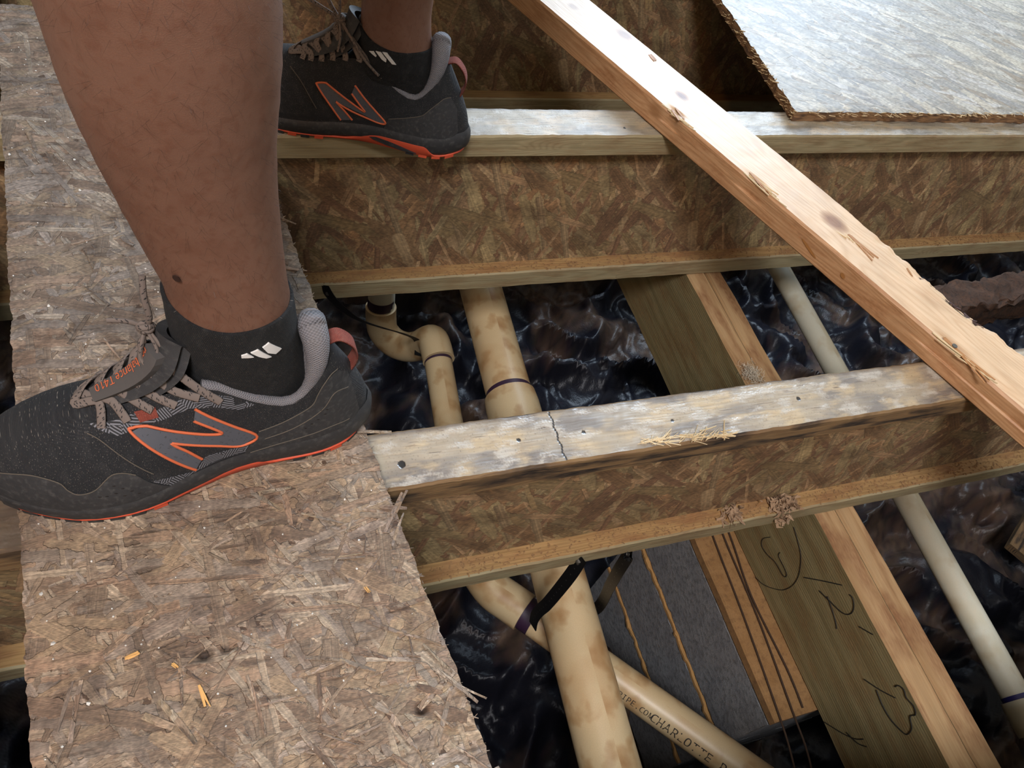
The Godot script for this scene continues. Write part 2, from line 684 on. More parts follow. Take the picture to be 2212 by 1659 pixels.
# Grey field with small dark dashes (the fill of the side letter) or a flecked lace.
func flecks(w: int, h: int, c0: Color, c1: Color, count: int, ln: int, seed_: int, slope: float) -> ImageTexture:
	var im := Image.create(w, h, false, Image.FORMAT_RGB8)
	im.fill(c0)
	var r := rng(seed_)
	for k in count:
		var x := r.randf() * w
		var y := r.randf() * h
		var a := slope if slope < 9.0 else r.randf() * PI
		for s in ln:
			for d in 2:
				im.set_pixel(posmod(int(x + cos(a) * s), w), posmod(int(y + sin(a) * s) + d, h), c1)
	return ImageTexture.create_from_image(im)


func make_materials() -> void:
	var t: Array
	# the OSB strip under the near foot: weathered, brown and grey strands
	t = osb(1280, 1280, 3600.0, 1500, Vector2(0.04, 0.10), Vector2(0.003, 0.013),
		[Color(0.52, 0.455, 0.39), Color(0.49, 0.425, 0.36), Color(0.55, 0.495, 0.43), Color(0.51, 0.46, 0.415), Color(0.47, 0.395, 0.33), Color(0.54, 0.465, 0.38)],
		Vector2(0.15, 0.75), Color(0.30, 0.23, 0.17), 11, Color(0.27, 0.22, 0.18), 0.45, 0.5)
	var m := mat("osb_strip", t[0], Vector2(2.81, 2.81), 0.8, t[1], 0.26)
	m.vertex_color_use_as_albedo = true
	# joist webs
	t = osb(1024, 640, 2000.0, 1700, Vector2(0.05, 0.13), Vector2(0.004, 0.020),
		[Color(0.550, 0.440, 0.319), Color(0.517, 0.407, 0.286), Color(0.572, 0.495, 0.352), Color(0.517, 0.429, 0.297), Color(0.484, 0.363, 0.264), Color(0.594, 0.495, 0.363), Color(0.517, 0.396, 0.275), Color(0.550, 0.473, 0.341)],
		Vector2(1.3, 0.55), Color(0.24, 0.17, 0.11), 23, Color(0.27, 0.20, 0.13), 0.4, 0.2)
	mat("osb_web", t[0], Vector2(1.953, 3.125), 0.72, t[1], 0.09)
	# the big panel: worn pale on top
	t = osb(1024, 1024, 1700.0, 900, Vector2(0.06, 0.13), Vector2(0.006, 0.025),
		[Color(0.575, 0.55, 0.50), Color(0.535, 0.515, 0.475), Color(0.605, 0.575, 0.52), Color(0.555, 0.535, 0.505), Color(0.59, 0.555, 0.49)],
		Vector2(0.7, 0.3), Color(0.50, 0.45, 0.38), 37, Color(0.43, 0.38, 0.31), 0.28, 0.6)
	mat("osb_panel", t[0], Vector2(1.66, 1.66), 0.55, t[1], 0.06)
	# raw cut edges of OSB
	t = wood(512, 64, Vector2(1700, 3400), Color(0.36, 0.25, 0.15), Color(0.60, 0.46, 0.31), 240.0, 41, [], Color(0.22, 0.15, 0.1), 0.8)
	mat("osb_edge", t[0], Vector2(3.3, 53.0), 0.9, t[1], 0.1)
	t = wood(256, 64, Vector2(1700, 3400), Color(0.56, 0.45, 0.31), Color(0.78, 0.68, 0.50), 200.0, 43, [], Color(0.4, 0.3, 0.2), 0.5)
	mat("osb_edge_fresh", t[0], Vector2(6.6, 53.0), 0.9, t[1], 0.1)
	# flange tops
	var holes_a := [Vector3(0.616, 0.033, 0.0035), Vector3(0.731, 0.026, 0.0022), Vector3(0.799, 0.028, 0.002), Vector3(0.899, 0.029, 0.0018), Vector3(0.771, 0.03, -0.0008), Vector3(1.06, 0.025, 0.0025)]
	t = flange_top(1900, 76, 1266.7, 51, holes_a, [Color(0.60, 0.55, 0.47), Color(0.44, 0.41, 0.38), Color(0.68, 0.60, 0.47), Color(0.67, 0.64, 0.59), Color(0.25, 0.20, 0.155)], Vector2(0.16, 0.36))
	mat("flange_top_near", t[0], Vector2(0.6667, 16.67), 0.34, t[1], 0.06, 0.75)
	t = flange_top(1500, 60, 1000.0, 61, [Vector3(0.95, 0.05, 0.002), Vector3(0.83, 0.04, 0.002)], [Color(0.58, 0.54, 0.46), Color(0.48, 0.45, 0.40), Color(0.66, 0.58, 0.46), Color(0.63, 0.61, 0.57), Color(0.24, 0.20, 0.15)])
	mat("flange_top_far", t[0], Vector2(0.6667, 16.67), 0.5, t[1], 0.06, 0.5)
	# flange sides: pale sapwood with tannin runs
	t = wood(1024, 64, Vector2(800, 1800), Color(0.49, 0.44, 0.32), Color(0.61, 0.56, 0.43), 160.0, 71, [], Color(0.33, 0.22, 0.13), 0.35)
	mat("flange_side", t[0], Vector2(0.78, 28.0), 0.7, t[1], 0.05)
	t = wood(1024, 64, Vector2(800, 1800), Color(0.38, 0.28, 0.18), Color(0.52, 0.42, 0.28), 160.0, 73, [], Color(0.12, 0.09, 0.07), 0.9)
	mat("flange_side_dirty", t[0], Vector2(0.78, 28.0), 0.75, t[1], 0.06)
	t = wood(1024, 64, Vector2(800, 1800), Color(0.50, 0.38, 0.22), Color(0.62, 0.49, 0.31), 120.0, 75, [], Color(0.40, 0.26, 0.15), 0.6)
	mat("flange_bottom", t[0], Vector2(0.78, 28.0), 0.8, t[1], 0.08)
	# the clean 2x4
	t = wood(1800, 132, Vector2(1285, 1483), Color(0.71, 0.58, 0.44), Color(0.80, 0.69, 0.56), 95.0, 81,
		[Vector4(0.193, 0.041, 0.006, 0.5), Vector4(0.283, 0.069, 0.010, 0.75), Vector4(0.433, 0.043, 0.007, 1.0), Vector4(0.717, 0.043, 0.011, 0.85), Vector4(0.87, 0.053, 0.014, 0.12)], Color(0.66, 0.56, 0.46), 0.15)
	mat("stick_top", t[0], Vector2(0.714, 11.24), 0.5, t[1], 0.03)
	t = wood(1800, 60, Vector2(1285, 1483), Color(0.62, 0.45, 0.30), Color(0.76, 0.60, 0.44), 140.0, 83, [Vector4(0.43, 0.02, 0.008, 0.4)], Color(0.42, 0.26, 0.15), 0.35)
	mat("stick_side", t[0], Vector2(0.714, 24.0), 0.55, t[1], 0.03)
	plain("gouge", Color(0.60, 0.41, 0.22), 0.6)
	plain("fresh_splinter", Color(0.80, 0.71, 0.55), 0.6)
	plain("bark", Color(0.25, 0.17, 0.15), 0.9)
	# treated girder
	t = wood(1024, 256, Vector2(700, 1250), Color(0.43, 0.38, 0.25), Color(0.54, 0.49, 0.35), 22.0, 91, [], Color(0.37, 0.27, 0.16), 0.45, 0.05)
	mat("girder_side", t[0], Vector2(0.684, 4.88), 0.65, t[1], 0.06)
	t = wood(1024, 64, Vector2(700, 1250), Color(0.56, 0.43, 0.28), Color(0.69, 0.57, 0.41), 60.0, 93, [], Color(0.38, 0.24, 0.14), 0.55)
	mat("girder_top", t[0], Vector2(0.684, 19.5), 0.8, t[1], 0.05)
	t = blotch(256, 256, Color(0.52, 0.39, 0.24), Color(0.48, 0.35, 0.20), Color(0.43, 0.31, 0.18), 0.02, 0.06, 95, 0.2)
	mat("cap_dust", t[0], Vector2(5, 5), 0.95, t[1], 0.06)
	# masonry
	t = blotch(512, 512, Color(0.47, 0.47, 0.475), Color(0.42, 0.42, 0.43), Color(0.35, 0.35, 0.35), 0.01, 0.05, 101, 0.5)
	mat("block", t[0], Vector2(3, 3), 0.95, t[1], 0.12)
	plain("mortar", Color(0.62, 0.47, 0.28), 0.95)
	# plastics
	t = blotch(512, 512, Color(0.74, 0.65, 0.50), Color(0.69, 0.57, 0.41), Color(0.60, 0.46, 0.30), 0.005, 0.010, 111, 0.06, 0.5)
	mat("pvc_dusty", t[0], Vector2(2.5, 2.5), 0.42, null, 0.0, 0.5)
	t = blotch(512, 512, Color(0.79, 0.77, 0.69), Color(0.76, 0.72, 0.61), Color(0.70, 0.63, 0.51), 0.005, 0.009, 115, 0.04, 0.45)
	mat("pvc_clean", t[0], Vector2(2.5, 2.5), 0.38, null, 0.0, 0.5)
	plain("primer", Color(0.19, 0.11, 0.19), 0.5)
	plain("primer_blue", Color(0.13, 0.12, 0.38), 0.5)
	plain("print", Color(0.17, 0.15, 0.13), 0.8)
	plain("strap_black", Color(0.035, 0.035, 0.038), 0.5)
	plain("steel", Color(0.45, 0.44, 0.42), 0.4).metallic = 0.8
	var pl := plain("poly_sheet", Color(1, 1, 1), 0.38, 0.3)
	pl.vertex_color_use_as_albedo = true
	t = blotch(256, 256, Color(0.5, 0.5, 0.5), Color(0.5, 0.5, 0.5), Color(0.5, 0.5, 0.5), 0.02, 0.04, 119, 0.1)
	pl.heightmap_enabled = true
	pl.heightmap_texture = t[1]
	pl.heightmap_scale = 0.12
	pl.uv1_scale = Vector3(2.2, 2.2, 1)
	t = blotch(512, 512, Color(0.26, 0.17, 0.11), Color(0.33, 0.21, 0.13), Color(0.18, 0.12, 0.08), 0.01, 0.05, 121, 0.5)
	mat("earth", t[0], Vector2(2, 2), 1.0, t[1], 0.4)
	mat("earth_timber", t[0], Vector2(3, 3), 0.95, t[1], 0.25)
	plain("pencil", Color(0.08, 0.07, 0.05), 0.7)
	plain("string", Color(0.20, 0.13, 0.07), 0.9)
	plain("crack", Color(0.10, 0.07, 0.04), 1.0)
	# skin and clothing
	t = blotch(1024, 1024, Color(0.435, 0.315, 0.255), Color(0.41, 0.285, 0.225), Color(0.40, 0.27, 0.21), 0.006, 0.025, 131, 0.10, 0.45)
	var sk := mat("skin", t[0], Vector2(4, 4), 0.5, t[1], 0.02, 0.45)
	sk.subsurf_scatter_enabled = true
	sk.subsurf_scatter_strength = 0.06
	plain("hair", Color(0.15, 0.095, 0.065), 0.5)
	plain("mole", Color(0.17, 0.09, 0.06), 0.6)
	t = weave(256, 256, Color(0.022, 0.023, 0.026), Color(0.075, 0.075, 0.082), 8.0, 10.0, 141, 0.03)
	mat("sock_knit", t[0], Vector2(28, 28), 0.95, t[1], 0.06)
	plain("sock_mark", Color(0.80, 0.79, 0.77), 0.9)
	t = weave(512, 512, Color(0.050, 0.053, 0.062), Color(0.115, 0.120, 0.135), 6.0, 6.0, 143, 0.07)
	mat("shoe_mesh", t[0], Vector2(14, 14), 0.85, t[1], 0.04)
	t = blotch(512, 512, Color(0.155, 0.155, 0.158), Color(0.135, 0.135, 0.140), Color(0.24, 0.235, 0.23), 0.01, 0.03, 145, 0.5, 0.5)
	mat("shoe_rubber", t[0], Vector2(8, 8), 0.6, t[1], 0.02)
	mat("shoe_overlay", t[0], Vector2(11, 11), 0.7, t[1], 0.02)
	var mz := mat("shoe_maze", maze(512, 512, Color(0.10, 0.10, 0.105), Color(0.42, 0.42, 0.44), 15.0, 75.0), Vector2(16, 16), 0.8)
	mz.texture_repeat = true
	t = weave(256, 256, Color(0.36, 0.35, 0.36), Color(0.52, 0.51, 0.52), 10.0, 10.0, 147, 0.02)
	mat("shoe_lining", t[0], Vector2(22, 22), 0.95, t[1], 0.06)
	plain("shoe_orange", Color(0.74, 0.29, 0.18), 0.6)
	plain("letter_orange", Color(0.74, 0.36, 0.21), 0.6)
	mat("letter_fill", flecks(256, 256, Color(0.28, 0.29, 0.31), Color(0.07, 0.07, 0.08), 60, 12, 5, 99.0), Vector2(30, 30), 0.7)
	plain("seam", Color(0.32, 0.29, 0.25), 0.9)
	mat("lace", flecks(256, 32, Color(0.40, 0.36, 0.33), Color(0.06, 0.06, 0.07), 36, 10, 7, 0.3), Vector2(30, 70), 0.9)
	t = weave(128, 128, Color(0.36, 0.13, 0.09), Color(0.68, 0.36, 0.28), 8.0, 8.0, 149, 0.02)
	mat("loop_weave", t[0], Vector2(60, 60), 0.9, t[1], 0.06)
	plain("label_tab", Color(0.27, 0.255, 0.245), 0.9)
	plain("shorts_cloth", Color(0.10, 0.10, 0.12), 0.95)
	# room
	t = blotch(256, 256, Color(0.66, 0.61, 0.54), Color(0.63, 0.58, 0.51), Color(0.60, 0.55, 0.49), 0.01, 0.03, 151, 0.05)
	mat("wall_paint", t[0], Vector2(0.5, 0.5), 0.9)
	plain("ceiling_paint", Color(0.80, 0.76, 0.68), 0.95)
	plain("window_white", Color(0.85, 0.85, 0.83), 0.5)
	var gl := plain("pane_glass", Color(0.95, 0.97, 1.0, 0.06), 0.02)
	gl.transparency = BaseMaterial3D.TRANSPARENCY_ALPHA
	var em := plain("lit_panel", Color(1, 1, 1), 0.6)
	em.emission_enabled = true
	em.emission = Color(0.98, 0.98, 1.0)
	em.emission_energy_multiplier = 1.5
	var ew := plain("fill_bulb", Color(1, 0.9, 0.8), 0.6)
	ew.emission_enabled = true
	ew.emission = Color(1.0, 0.8, 0.55)
	ew.emission_energy_multiplier = 4.0
	plain("chip", Color(0.76, 0.58, 0.34), 0.8)
	plain("crumb", Color(0.80, 0.79, 0.76), 0.9)
	plain("fluff", Color(0.75, 0.70, 0.62), 0.95)
	plain("shreds", Color(0.56, 0.46, 0.36), 1.0)
	plain("sawdust", Color(0.50, 0.38, 0.25), 1.0)


# ------------------------------------------------------------------ the room
func structure(called: String, g: Geo, label := "") -> MeshInstance3D:
	var o := part(self, called, g, label)
	o.set_meta("kind", "structure")
	return o


func wall_box(g: Geo, m: Material, lo: Vector3, hi: Vector3) -> void:
	box(g, m, lo, hi, 0.001)


func build_room() -> void:
	var wp: Material = M.wall_paint
	var lo := Vector3(-2.4, -1.25, -3.0)
	var hi := Vector3(3.2, 2.45, 2.4)
	var t := 0.12
	# wall beyond, with the big window
	var g := geo(wp)
	wall_box(g, wp, Vector3(lo.x, -1.25, lo.z - t), Vector3(1.2, hi.y, lo.z))
	wall_box(g, wp, Vector3(2.9, -1.25, lo.z - t), Vector3(hi.x, hi.y, lo.z))
	wall_box(g, wp, Vector3(1.2, -1.25, lo.z - t), Vector3(2.9, 0.62, lo.z))
	wall_box(g, wp, Vector3(1.2, 2.14, lo.z - t), Vector3(2.9, hi.y, lo.z))
	structure("wall_back", g)
	window("window_1", Vector3(1.2, 0.62, lo.z - 0.07), Vector3(2.9, 2.14, lo.z - 0.03), Vector3.RIGHT)
	g = geo(wp)
	wall_box(g, wp, Vector3(hi.x, -1.25, lo.z), Vector3(hi.x + t, hi.y, 0.15))
	wall_box(g, wp, Vector3(hi.x, -1.25, 1.35), Vector3(hi.x + t, hi.y, hi.z))
	wall_box(g, wp, Vector3(hi.x, -1.25, 0.15), Vector3(hi.x + t, 0.9, 1.35))
	wall_box(g, wp, Vector3(hi.x, 2.1, 0.15), Vector3(hi.x + t, hi.y, 1.35))
	structure("wall_right", g)
	window("window_2", Vector3(hi.x + 0.03, 0.9, 0.15), Vector3(hi.x + 0.07, 2.1, 1.35), Vector3.BACK)
	g = geo(wp)
	wall_box(g, wp, Vector3(lo.x - t, -1.25, lo.z), Vector3(lo.x, hi.y, hi.z))
	structure("wall_left", g)
	g = geo(wp)
	wall_box(g, wp, Vector3(lo.x, -1.25, hi.z), Vector3(hi.x, hi.y, hi.z + t))
	structure("wall_front", g)
	g = geo(M.ceiling_paint)
	wall_box(g, M.ceiling_paint, Vector3(lo.x, hi.y, lo.z), Vector3(hi.x, hi.y + t, hi.z))
	structure("ceiling", g)
	# the floor that is still down: left of the strip and under the photographer
	g = geo(M.osb_strip)
	box(g, M.osb_strip, Vector3(lo.x, 0.001, -1.2), Vector3(-0.29, 0.019, 0.14), 0.001)
	box(g, M.osb_strip, Vector3(lo.x, 0.001, 0.141), Vector3(hi.x, 0.019, hi.z), 0.001)
	structure("floor", g)
	var lamp := thing("ceiling_light", "square white ceiling light panel behind the photographer", "ceiling light", Vector3(-0.4, 2.45, 0.9))
	g = geo(M.window_white)
	box(g, M.window_white, Vector3(-0.73, 2.40, 0.57), Vector3(-0.07, 2.45, 1.23), 0.004)
	part(lamp, "frame", g)
	g = geo(M.lit_panel)
	box(g, M.lit_panel, Vector3(-0.68, 2.385, 0.62), Vector3(-0.12, 2.399, 1.18), 0.002)
	part(lamp, "diffuser", g)
	var bulb := thing("added_ceiling_lamp", "unseen bare bulb added for warm fill, hanging from the ceiling by its cord", "lamp", Vector3(-1.0, 2.45, 1.2))  # unseen fitting, added to carry the warm fill
	g = geo(M.strap_black)
	tube(g, PackedVector3Array([Vector3(-1, 2.45, 1.2), Vector3(-1, 2.36, 1.2), Vector3(-1, 2.29, 1.2)]), func(_t): return 0.006, 8)
	part(bulb, "cord", g)
	g = geo(M.fill_bulb)
	tube(g, PackedVector3Array([Vector3(-1, 2.285, 1.2), Vector3(-1, 2.26, 1.2), Vector3(-1, 2.23, 1.2), Vector3(-1, 2.20, 1.2), Vector3(-1, 2.17, 1.2), Vector3(-1, 2.155, 1.2)]), func(q): return 0.012 + 0.02 * sin(PI * clampf(q, 0.05, 0.95)), 16)
	part(bulb, "bulb", g)


func window(called: String, lo: Vector3, hi: Vector3, along: Vector3) -> void:
	var o := Node3D.new()
	o.name = called
	add_child(o, true)
	o.position = lo
	o.set_meta("kind", "structure")
	var m: Material = M.window_white
	var f := 0.05
	var g := geo(m)
	var wide := (hi - lo).dot(along)
	var mid := lo + along * wide / 2
	box(g, m, lo, Vector3(hi.x, lo.y + f, hi.z), 0.004)
	box(g, m, Vector3(lo.x, hi.y - f, lo.z), hi, 0.004)
	for k in [0.0, wide / 2 - f / 2, wide - f]:
		var a: Vector3 = lo + along * k + Vector3(0, f, 0)
		var b: Vector3 = Vector3(hi.x, hi.y - f, hi.z) - along * (wide - f - k)
		box(g, m, a, b, 0.004)
	part(o, "frame", g)
	for k in 2:
		g = geo(M.pane_glass)
		var a: Vector3 = lo + along * (f + k * (wide / 2 - f / 2)) + Vector3(0, f, 0) + (hi - lo) * 0.0
		var w := wide / 2 - f * 1.5
		var thick := (Vector3.ONE - along - Vector3.UP) * 0.02
		var p := a + thick
		g.quad(p, p + along * w, p + along * w + Vector3(0, hi.y - lo.y - 2 * f, 0), p + Vector3(0, hi.y - lo.y - 2 * f, 0), thick)
		part(o, "pane", g)


# ------------------------------------------------------------------ joists
const DEEP := 0.3016
const FW := 0.0603
const FT := 0.0349


func build_joists() -> void:
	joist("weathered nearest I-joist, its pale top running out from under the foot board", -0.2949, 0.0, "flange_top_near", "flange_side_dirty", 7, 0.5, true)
	joist("second wooden I-joist from the camera, the rear shoe standing on its top flange", -0.7826, 0.0061, "flange_top_far", "flange_side", 8, 0.3, true)
	joist("farthest wooden I-joist, in shade at the top of the picture behind the rear shoe", -1.245, 0.0, "flange_top_far", "flange_side", 9, 0.9, false)
	joist("wooden I-joist under the photographer, just in front of the bottom edge of the picture", 0.193, 0.0, "flange_top_far", "flange_side", 10, 0.1, false)


func joist(label: String, zf: float, ang: float, top: String, side: String, seed_: int, off: float, fine: bool) -> void:
	var o := thing("floor_joist", label, "joist", Vector3(0, -DEEP, zf), "I-joists across the crawl space")
	var xf := Transform3D(Basis(Vector3.UP, -ang), Vector3(0, 0, zf))
	var nz := noise(14.0, seed_, 4)
	var nf := noise(90.0, seed_ + 100, 3)
	var wear := func(p: Vector3) -> Vector3:
		var d := Vector3.ZERO
		var edge := clampf((-0.006 - p.y) / 0.03, 0.0, 1.0)
		if p.y > -0.012:
			d.y = nz.get_noise_2d(p.x, p.z * 2.0) * 0.0010 + nf.get_noise_2d(p.x, p.z) * 0.0005
			d.z = nz.get_noise_2d(p.x * 1.7, 5.0) * 0.0008 * (1.0 if p.z > -0.03 else -1.0) + nf.get_noise_2d(p.x, 9.0) * 0.0006
		return d
	var g := Geo.new()
	var c := 0.0025
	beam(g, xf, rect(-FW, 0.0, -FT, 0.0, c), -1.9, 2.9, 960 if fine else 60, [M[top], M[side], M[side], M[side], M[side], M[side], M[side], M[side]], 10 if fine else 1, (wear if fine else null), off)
	part(o, "top_flange", g)
	# the web sits in the middle, a hand back from the flange's face
	g = Geo.new()
	beam(g, xf, rect(-FW * 0.5 - 0.0048, -FW * 0.5 + 0.0048, -DEEP + FT - 0.001, -FT + 0.001, 0.0005), -1.88, 2.88, 60, [M.osb_web], 4, null, off)
	part(o, "web", g)
	g = Geo.new()
	var lump := func(p: Vector3) -> Vector3:
		return Vector3(0, nz.get_noise_2d(p.x * 2.0, p.z * 3.0) * 0.0010, nz.get_noise_2d(p.x, 3.0) * 0.0010)
	beam(g, xf, rect(-FW, 0.0, -DEEP, -DEEP + FT, c), -1.9, 2.9, 480 if fine else 60, [M.flange_bottom, M.flange_side, M.flange_side, M.flange_side, M.flange_side, M.flange_side, M.flange_side, M.flange_side], 5 if fine else 1, (lump if fine else null), off + 0.37)
	part(o, "bottom_flange", g)
	if fine:
		# sawdust lying along the ledge of the bottom flange
		g = geo(M.sawdust)
		var r := rng(seed_ + 40)
		for k in 1500:
			var p := xf * Vector3(r.randf_range(0.02, 2.0), -DEEP + FT + 0.0002, -r.randf_range(0.002, 0.024))
			_flake(g, p, r.randf_range(0.0006, 0.0030), r.randf_range(0.0004, 0.0011), r.randf() * TAU, r, 0.0012)
		part(o, "sawdust", g, "", "stuff")


# a tiny bent chip lying at p
func _flake(g: Geo, p: Vector3, ln: float, wd: float, a: float, r: RandomNumberGenerator, lift: float, col := Color.WHITE) -> void:
	var d := Vector3(cos(a), r.randf_range(-0.2, 0.2), sin(a)) * ln
	var s := Vector3(-sin(a), r.randf_range(-0.3, 0.3), cos(a)) * wd
	var m := Vector3(0, r.randf() * lift, 0)
	g.quad(p - d - s, p - s + m, p + s + m, p - d + s, Vector3.UP, 1.0, col)
	g.quad(p - s + m, p + d - s, p + d + s, p + s + m, Vector3.UP, 1.0, col)


# ------------------------------------------------------------------ boards
# A sheet between a left and a right edge line (top corners given), with ragged edges and real relief on its top.
func sheet(o: Node3D, corners: Array, thick: float, nu: int, nv: int, top: Material, edge: Material, edge_right: Material, rag: float, relief: float, seed_: int, tone, holes := []) -> void:
	var nz := noise(30.0, seed_, 4)
	var n2 := noise(150.0, seed_ + 1, 3)
	var a: Vector3 = corners[0]      # far left
	var b: Vector3 = corners[1]      # far right
	var c: Vector3 = corners[2]      # near right
	var d: Vector3 = corners[3]      # near left
	var rows := []
	var uvs := []
	var cols := []
	var low := []
	for i in nv + 1:
		var v := float(i) / nv
		var row := PackedVector3Array()
		var lrow := PackedVector3Array()
		var ur := PackedVector2Array()
		var cr := PackedColorArray()
		for j in nu + 1:
			var u := float(j) / nu
			var p := a.lerp(b, u).lerp(d.lerp(c, u), v)
			var eu := pow(absf(u * 2 - 1), 14.0)
			var ev := pow(absf(v * 2 - 1), 40.0)
			p.x += nz.get_noise_2d(signf(u - 0.5) * 3.0, p.z) * rag * eu + n2.get_noise_2d(signf(u - 0.5) * 3.0, p.z) * rag * 0.5 * eu
			p.z += (nz.get_noise_2d(p.x, 40.0 + signf(v - 0.5)) + 0.5 * n2.get_noise_2d(p.x, 40.0)) * rag * ev
			var y := (nz.get_noise_2d(p.x, p.z) + 0.6 * n2.get_noise_2d(p.x, p.z)) * relief
			for h in holes:
				var q := Vector2((p.x - h.x) / h.z, (p.z - h.y) / h.w)
				var r2 := q.length_squared()
				if r2 < 4.0:
					y -= 0.009 * exp(-r2 * 1.6)
			ur.append(Vector2(p.x, p.z))
			cr.append(tone.call(p) if tone != null else Color.WHITE)
			row.append(p + Vector3(0, y - 0.0012 * maxf(eu, ev), 0))
			lrow.append(Vector3(p.x, p.y - thick, p.z) - (Vector3(signf(u - 0.5) * 0.0015 * eu, 0, 0)))
		rows.append(row)
		uvs.append(ur)
		cols.append(cr)
		low.append(lrow)
	var g := geo(top)
	g.grid(rows, uvs, Vector3.UP, true, false, cols)
	part(o, "face", g)
	g = geo(edge)
	g.grid([low[0], low[nv]], [uvs[0], uvs[nv]], Vector3.DOWN, true)
	var mid := (a + b + c + d) / 4 - Vector3(0, thick / 2, 0)
	for side in 4:
		var lines := []
		var us := []
		for k in 5:
			var f := k / 4.0
			var line := PackedVector3Array()
			var ul := PackedVector2Array()
			var cnt := nv if side < 2 else nu
			for i in cnt + 1:
				var pt: Vector3 = rows[i][0 if side == 0 else nu] if side < 2 else rows[0 if side == 2 else nv][i]
				var pb: Vector3 = low[i][0 if side == 0 else nu] if side < 2 else low[0 if side == 2 else nv][i]
				var q := pt.lerp(pb, f)
				if k > 0 and k < 4:
					var bump := n2.get_noise_3d(q.x * 1.5, q.y * 4.0, q.z * 1.5) * 0.0022
					if side < 2: q.x += bump
					else: q.z += bump
				line.append(q)
				ul.append(Vector2(q.z if side < 2 else q.x, f * thick))
			lines.append(line)
			us.append(ul)
		g.use(edge_right if side == 1 else edge).grid(lines, us, mid)
	part(o, "cut_edge", g)


func build_boards() -> void:
	# ---- the strip that the near foot stands on
	var o := thing("subfloor_strip", "narrow weathered OSB strip laid across the joists under the near shoe", "floor board", Vector3(-0.05, 0.0, -0.5))
	var tn := noise(5.0, 201, 4)
	var t2 := noise(12.0, 202, 4)
	var t4 := noise(70.0, 204, 4)
	var tone := func(p: Vector3) -> Color:
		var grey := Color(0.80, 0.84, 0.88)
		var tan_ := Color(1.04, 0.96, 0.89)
		var c := tan_.lerp(grey, smoothstep(-0.38, -0.52, p.z))  # bluish glare over the far half, put into the strip colour
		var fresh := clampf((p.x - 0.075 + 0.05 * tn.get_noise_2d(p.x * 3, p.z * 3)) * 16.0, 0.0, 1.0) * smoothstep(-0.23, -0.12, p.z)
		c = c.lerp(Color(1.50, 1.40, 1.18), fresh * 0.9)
		var dark := clampf((t2.get_noise_2d(p.x, p.z) + 0.4 * t4.get_noise_2d(p.x, p.z) - 0.16) * 4.0, 0.0, 1.0) * 0.6
		c = c.lerp(Color(0.42, 0.36, 0.32), dark)
		for h in [Vector4(-0.0562, -0.1801, 0.006, 0.0035), Vector4(-0.0406, -0.1815, 0.007, 0.002), Vector4(0.088, -0.108, 0.005, 0.004)]:
			c = c.lerp(Color(0.10, 0.08, 0.07), exp(-Vector2((p.x - h.x) / h.z, (p.z - h.y) / h.w).length_squared() * 1.3))
		return c
	var A := Vector3(-0.243, 0.0185, -1.012)
	var B := Vector3(-0.005, 0.0185, -1.00)
	var C := Vector3(0.141, 0.0185, 0.03)
	var D := Vector3(-0.147, 0.0185, 0.03)
	sheet(o, [A, B, C, D], 0.018, 110, 400, M.osb_strip, M.osb_edge, M.osb_edge_fresh, 0.0024, 0.0005, 203, tone, [Vector4(-0.0562, -0.1801, 0.006, 0.0035), Vector4(-0.0406, -0.1815, 0.007, 0.002), Vector4(0.088, -0.108, 0.005, 0.004), Vector4(-0.0586, -0.150, 0.0025, 0.0025)])
	# strands that lie proud of the worn face, most of them in the near right corner
	var r := rng(205)
	var g := geo(M.osb_strip)
	for k in 300:
		var v := pow(r.randf(), 0.55)
		var z := lerpf(-0.95, 0.02, v)
		var x0 := lerpf(-0.243, -0.147, (z + 1.012) / 1.042) + 0.006
		var x1 := lerpf(-0.005, 0.141, (z + 1.012) / 1.042) - 0.004
		var u := pow(r.randf(), 0.6)
		var p := Vector3(lerpf(x0, x1, u), 0.0188, z)
		var a := r.randfn(0.3, 0.8)
		strand(g, p, a, r.randf_range(0.010, 0.045), r.randf_range(0.0012, 0.0060), r, r.randf_range(0.0001, 0.0008), tone.call(p) * r.randf_range(0.85, 1.12))
	# a fringe of splinters along the broken right edge
	for k in 420:
		var v := r.randf()
		var p: Vector3 = B.lerp(C, v) + Vector3(r.randf_range(-0.004, 0.001), -r.randf() * 0.012, 0)
		strand(g, p, r.randfn(0.0, 0.8), r.randf_range(0.002, 0.006), r.randf_range(0.0003, 0.0010), r, r.randf_range(0.0, 0.0008), Color(1.7, 1.55, 1.25) * r.randf_range(0.8, 1.1))
	part(o, "strands", g, "", "stuff")
	# ---- the loose panel at the upper right
	o = thing("osb_sheet", "large pale worn OSB panel lying over the second joist at the upper right", "floor panel", Vector3(1.4, 0.0, -1.1))
	sheet(o, [Vector3(0.866, 0.0185, -1.45), Vector3(2.4, 0.0185, -1.45), Vector3(2.4, 0.0185, -0.797), Vector3(0.8245, 0.0185, -0.8134)], 0.018, 240, 120, M.osb_panel, M.osb_edge, M.osb_edge, 0.0035, 0.0005, 213, null)
	g = geo(M.osb_edge_fresh)
	for k in 240:
		var v := r.randf()
		var p := Vector3(0.866, 0.0185, -1.45).lerp(Vector3(0.8245, 0.0185, -0.8134), v) + Vector3(r.randf_range(-0.001, 0.003), -r.randf() * 0.016, 0)
		strand(g, p, PI + r.randfn(0.0, 0.7), r.randf_range(0.003, 0.012), r.randf_range(0.0005, 0.0018), r, 0.001)
	for k in 150:
		var p := Vector3(r.randf_range(0.83, 1.6), 0.0188, -0.812 + r.randf_range(0, 0.012))
		strand(g, p, r.randfn(0.4, 0.9), r.randf_range(0.003, 0.012), r.randf_range(0.0004, 0.0014), r, 0.0008)
	part(o, "splinters", g, "", "stuff")


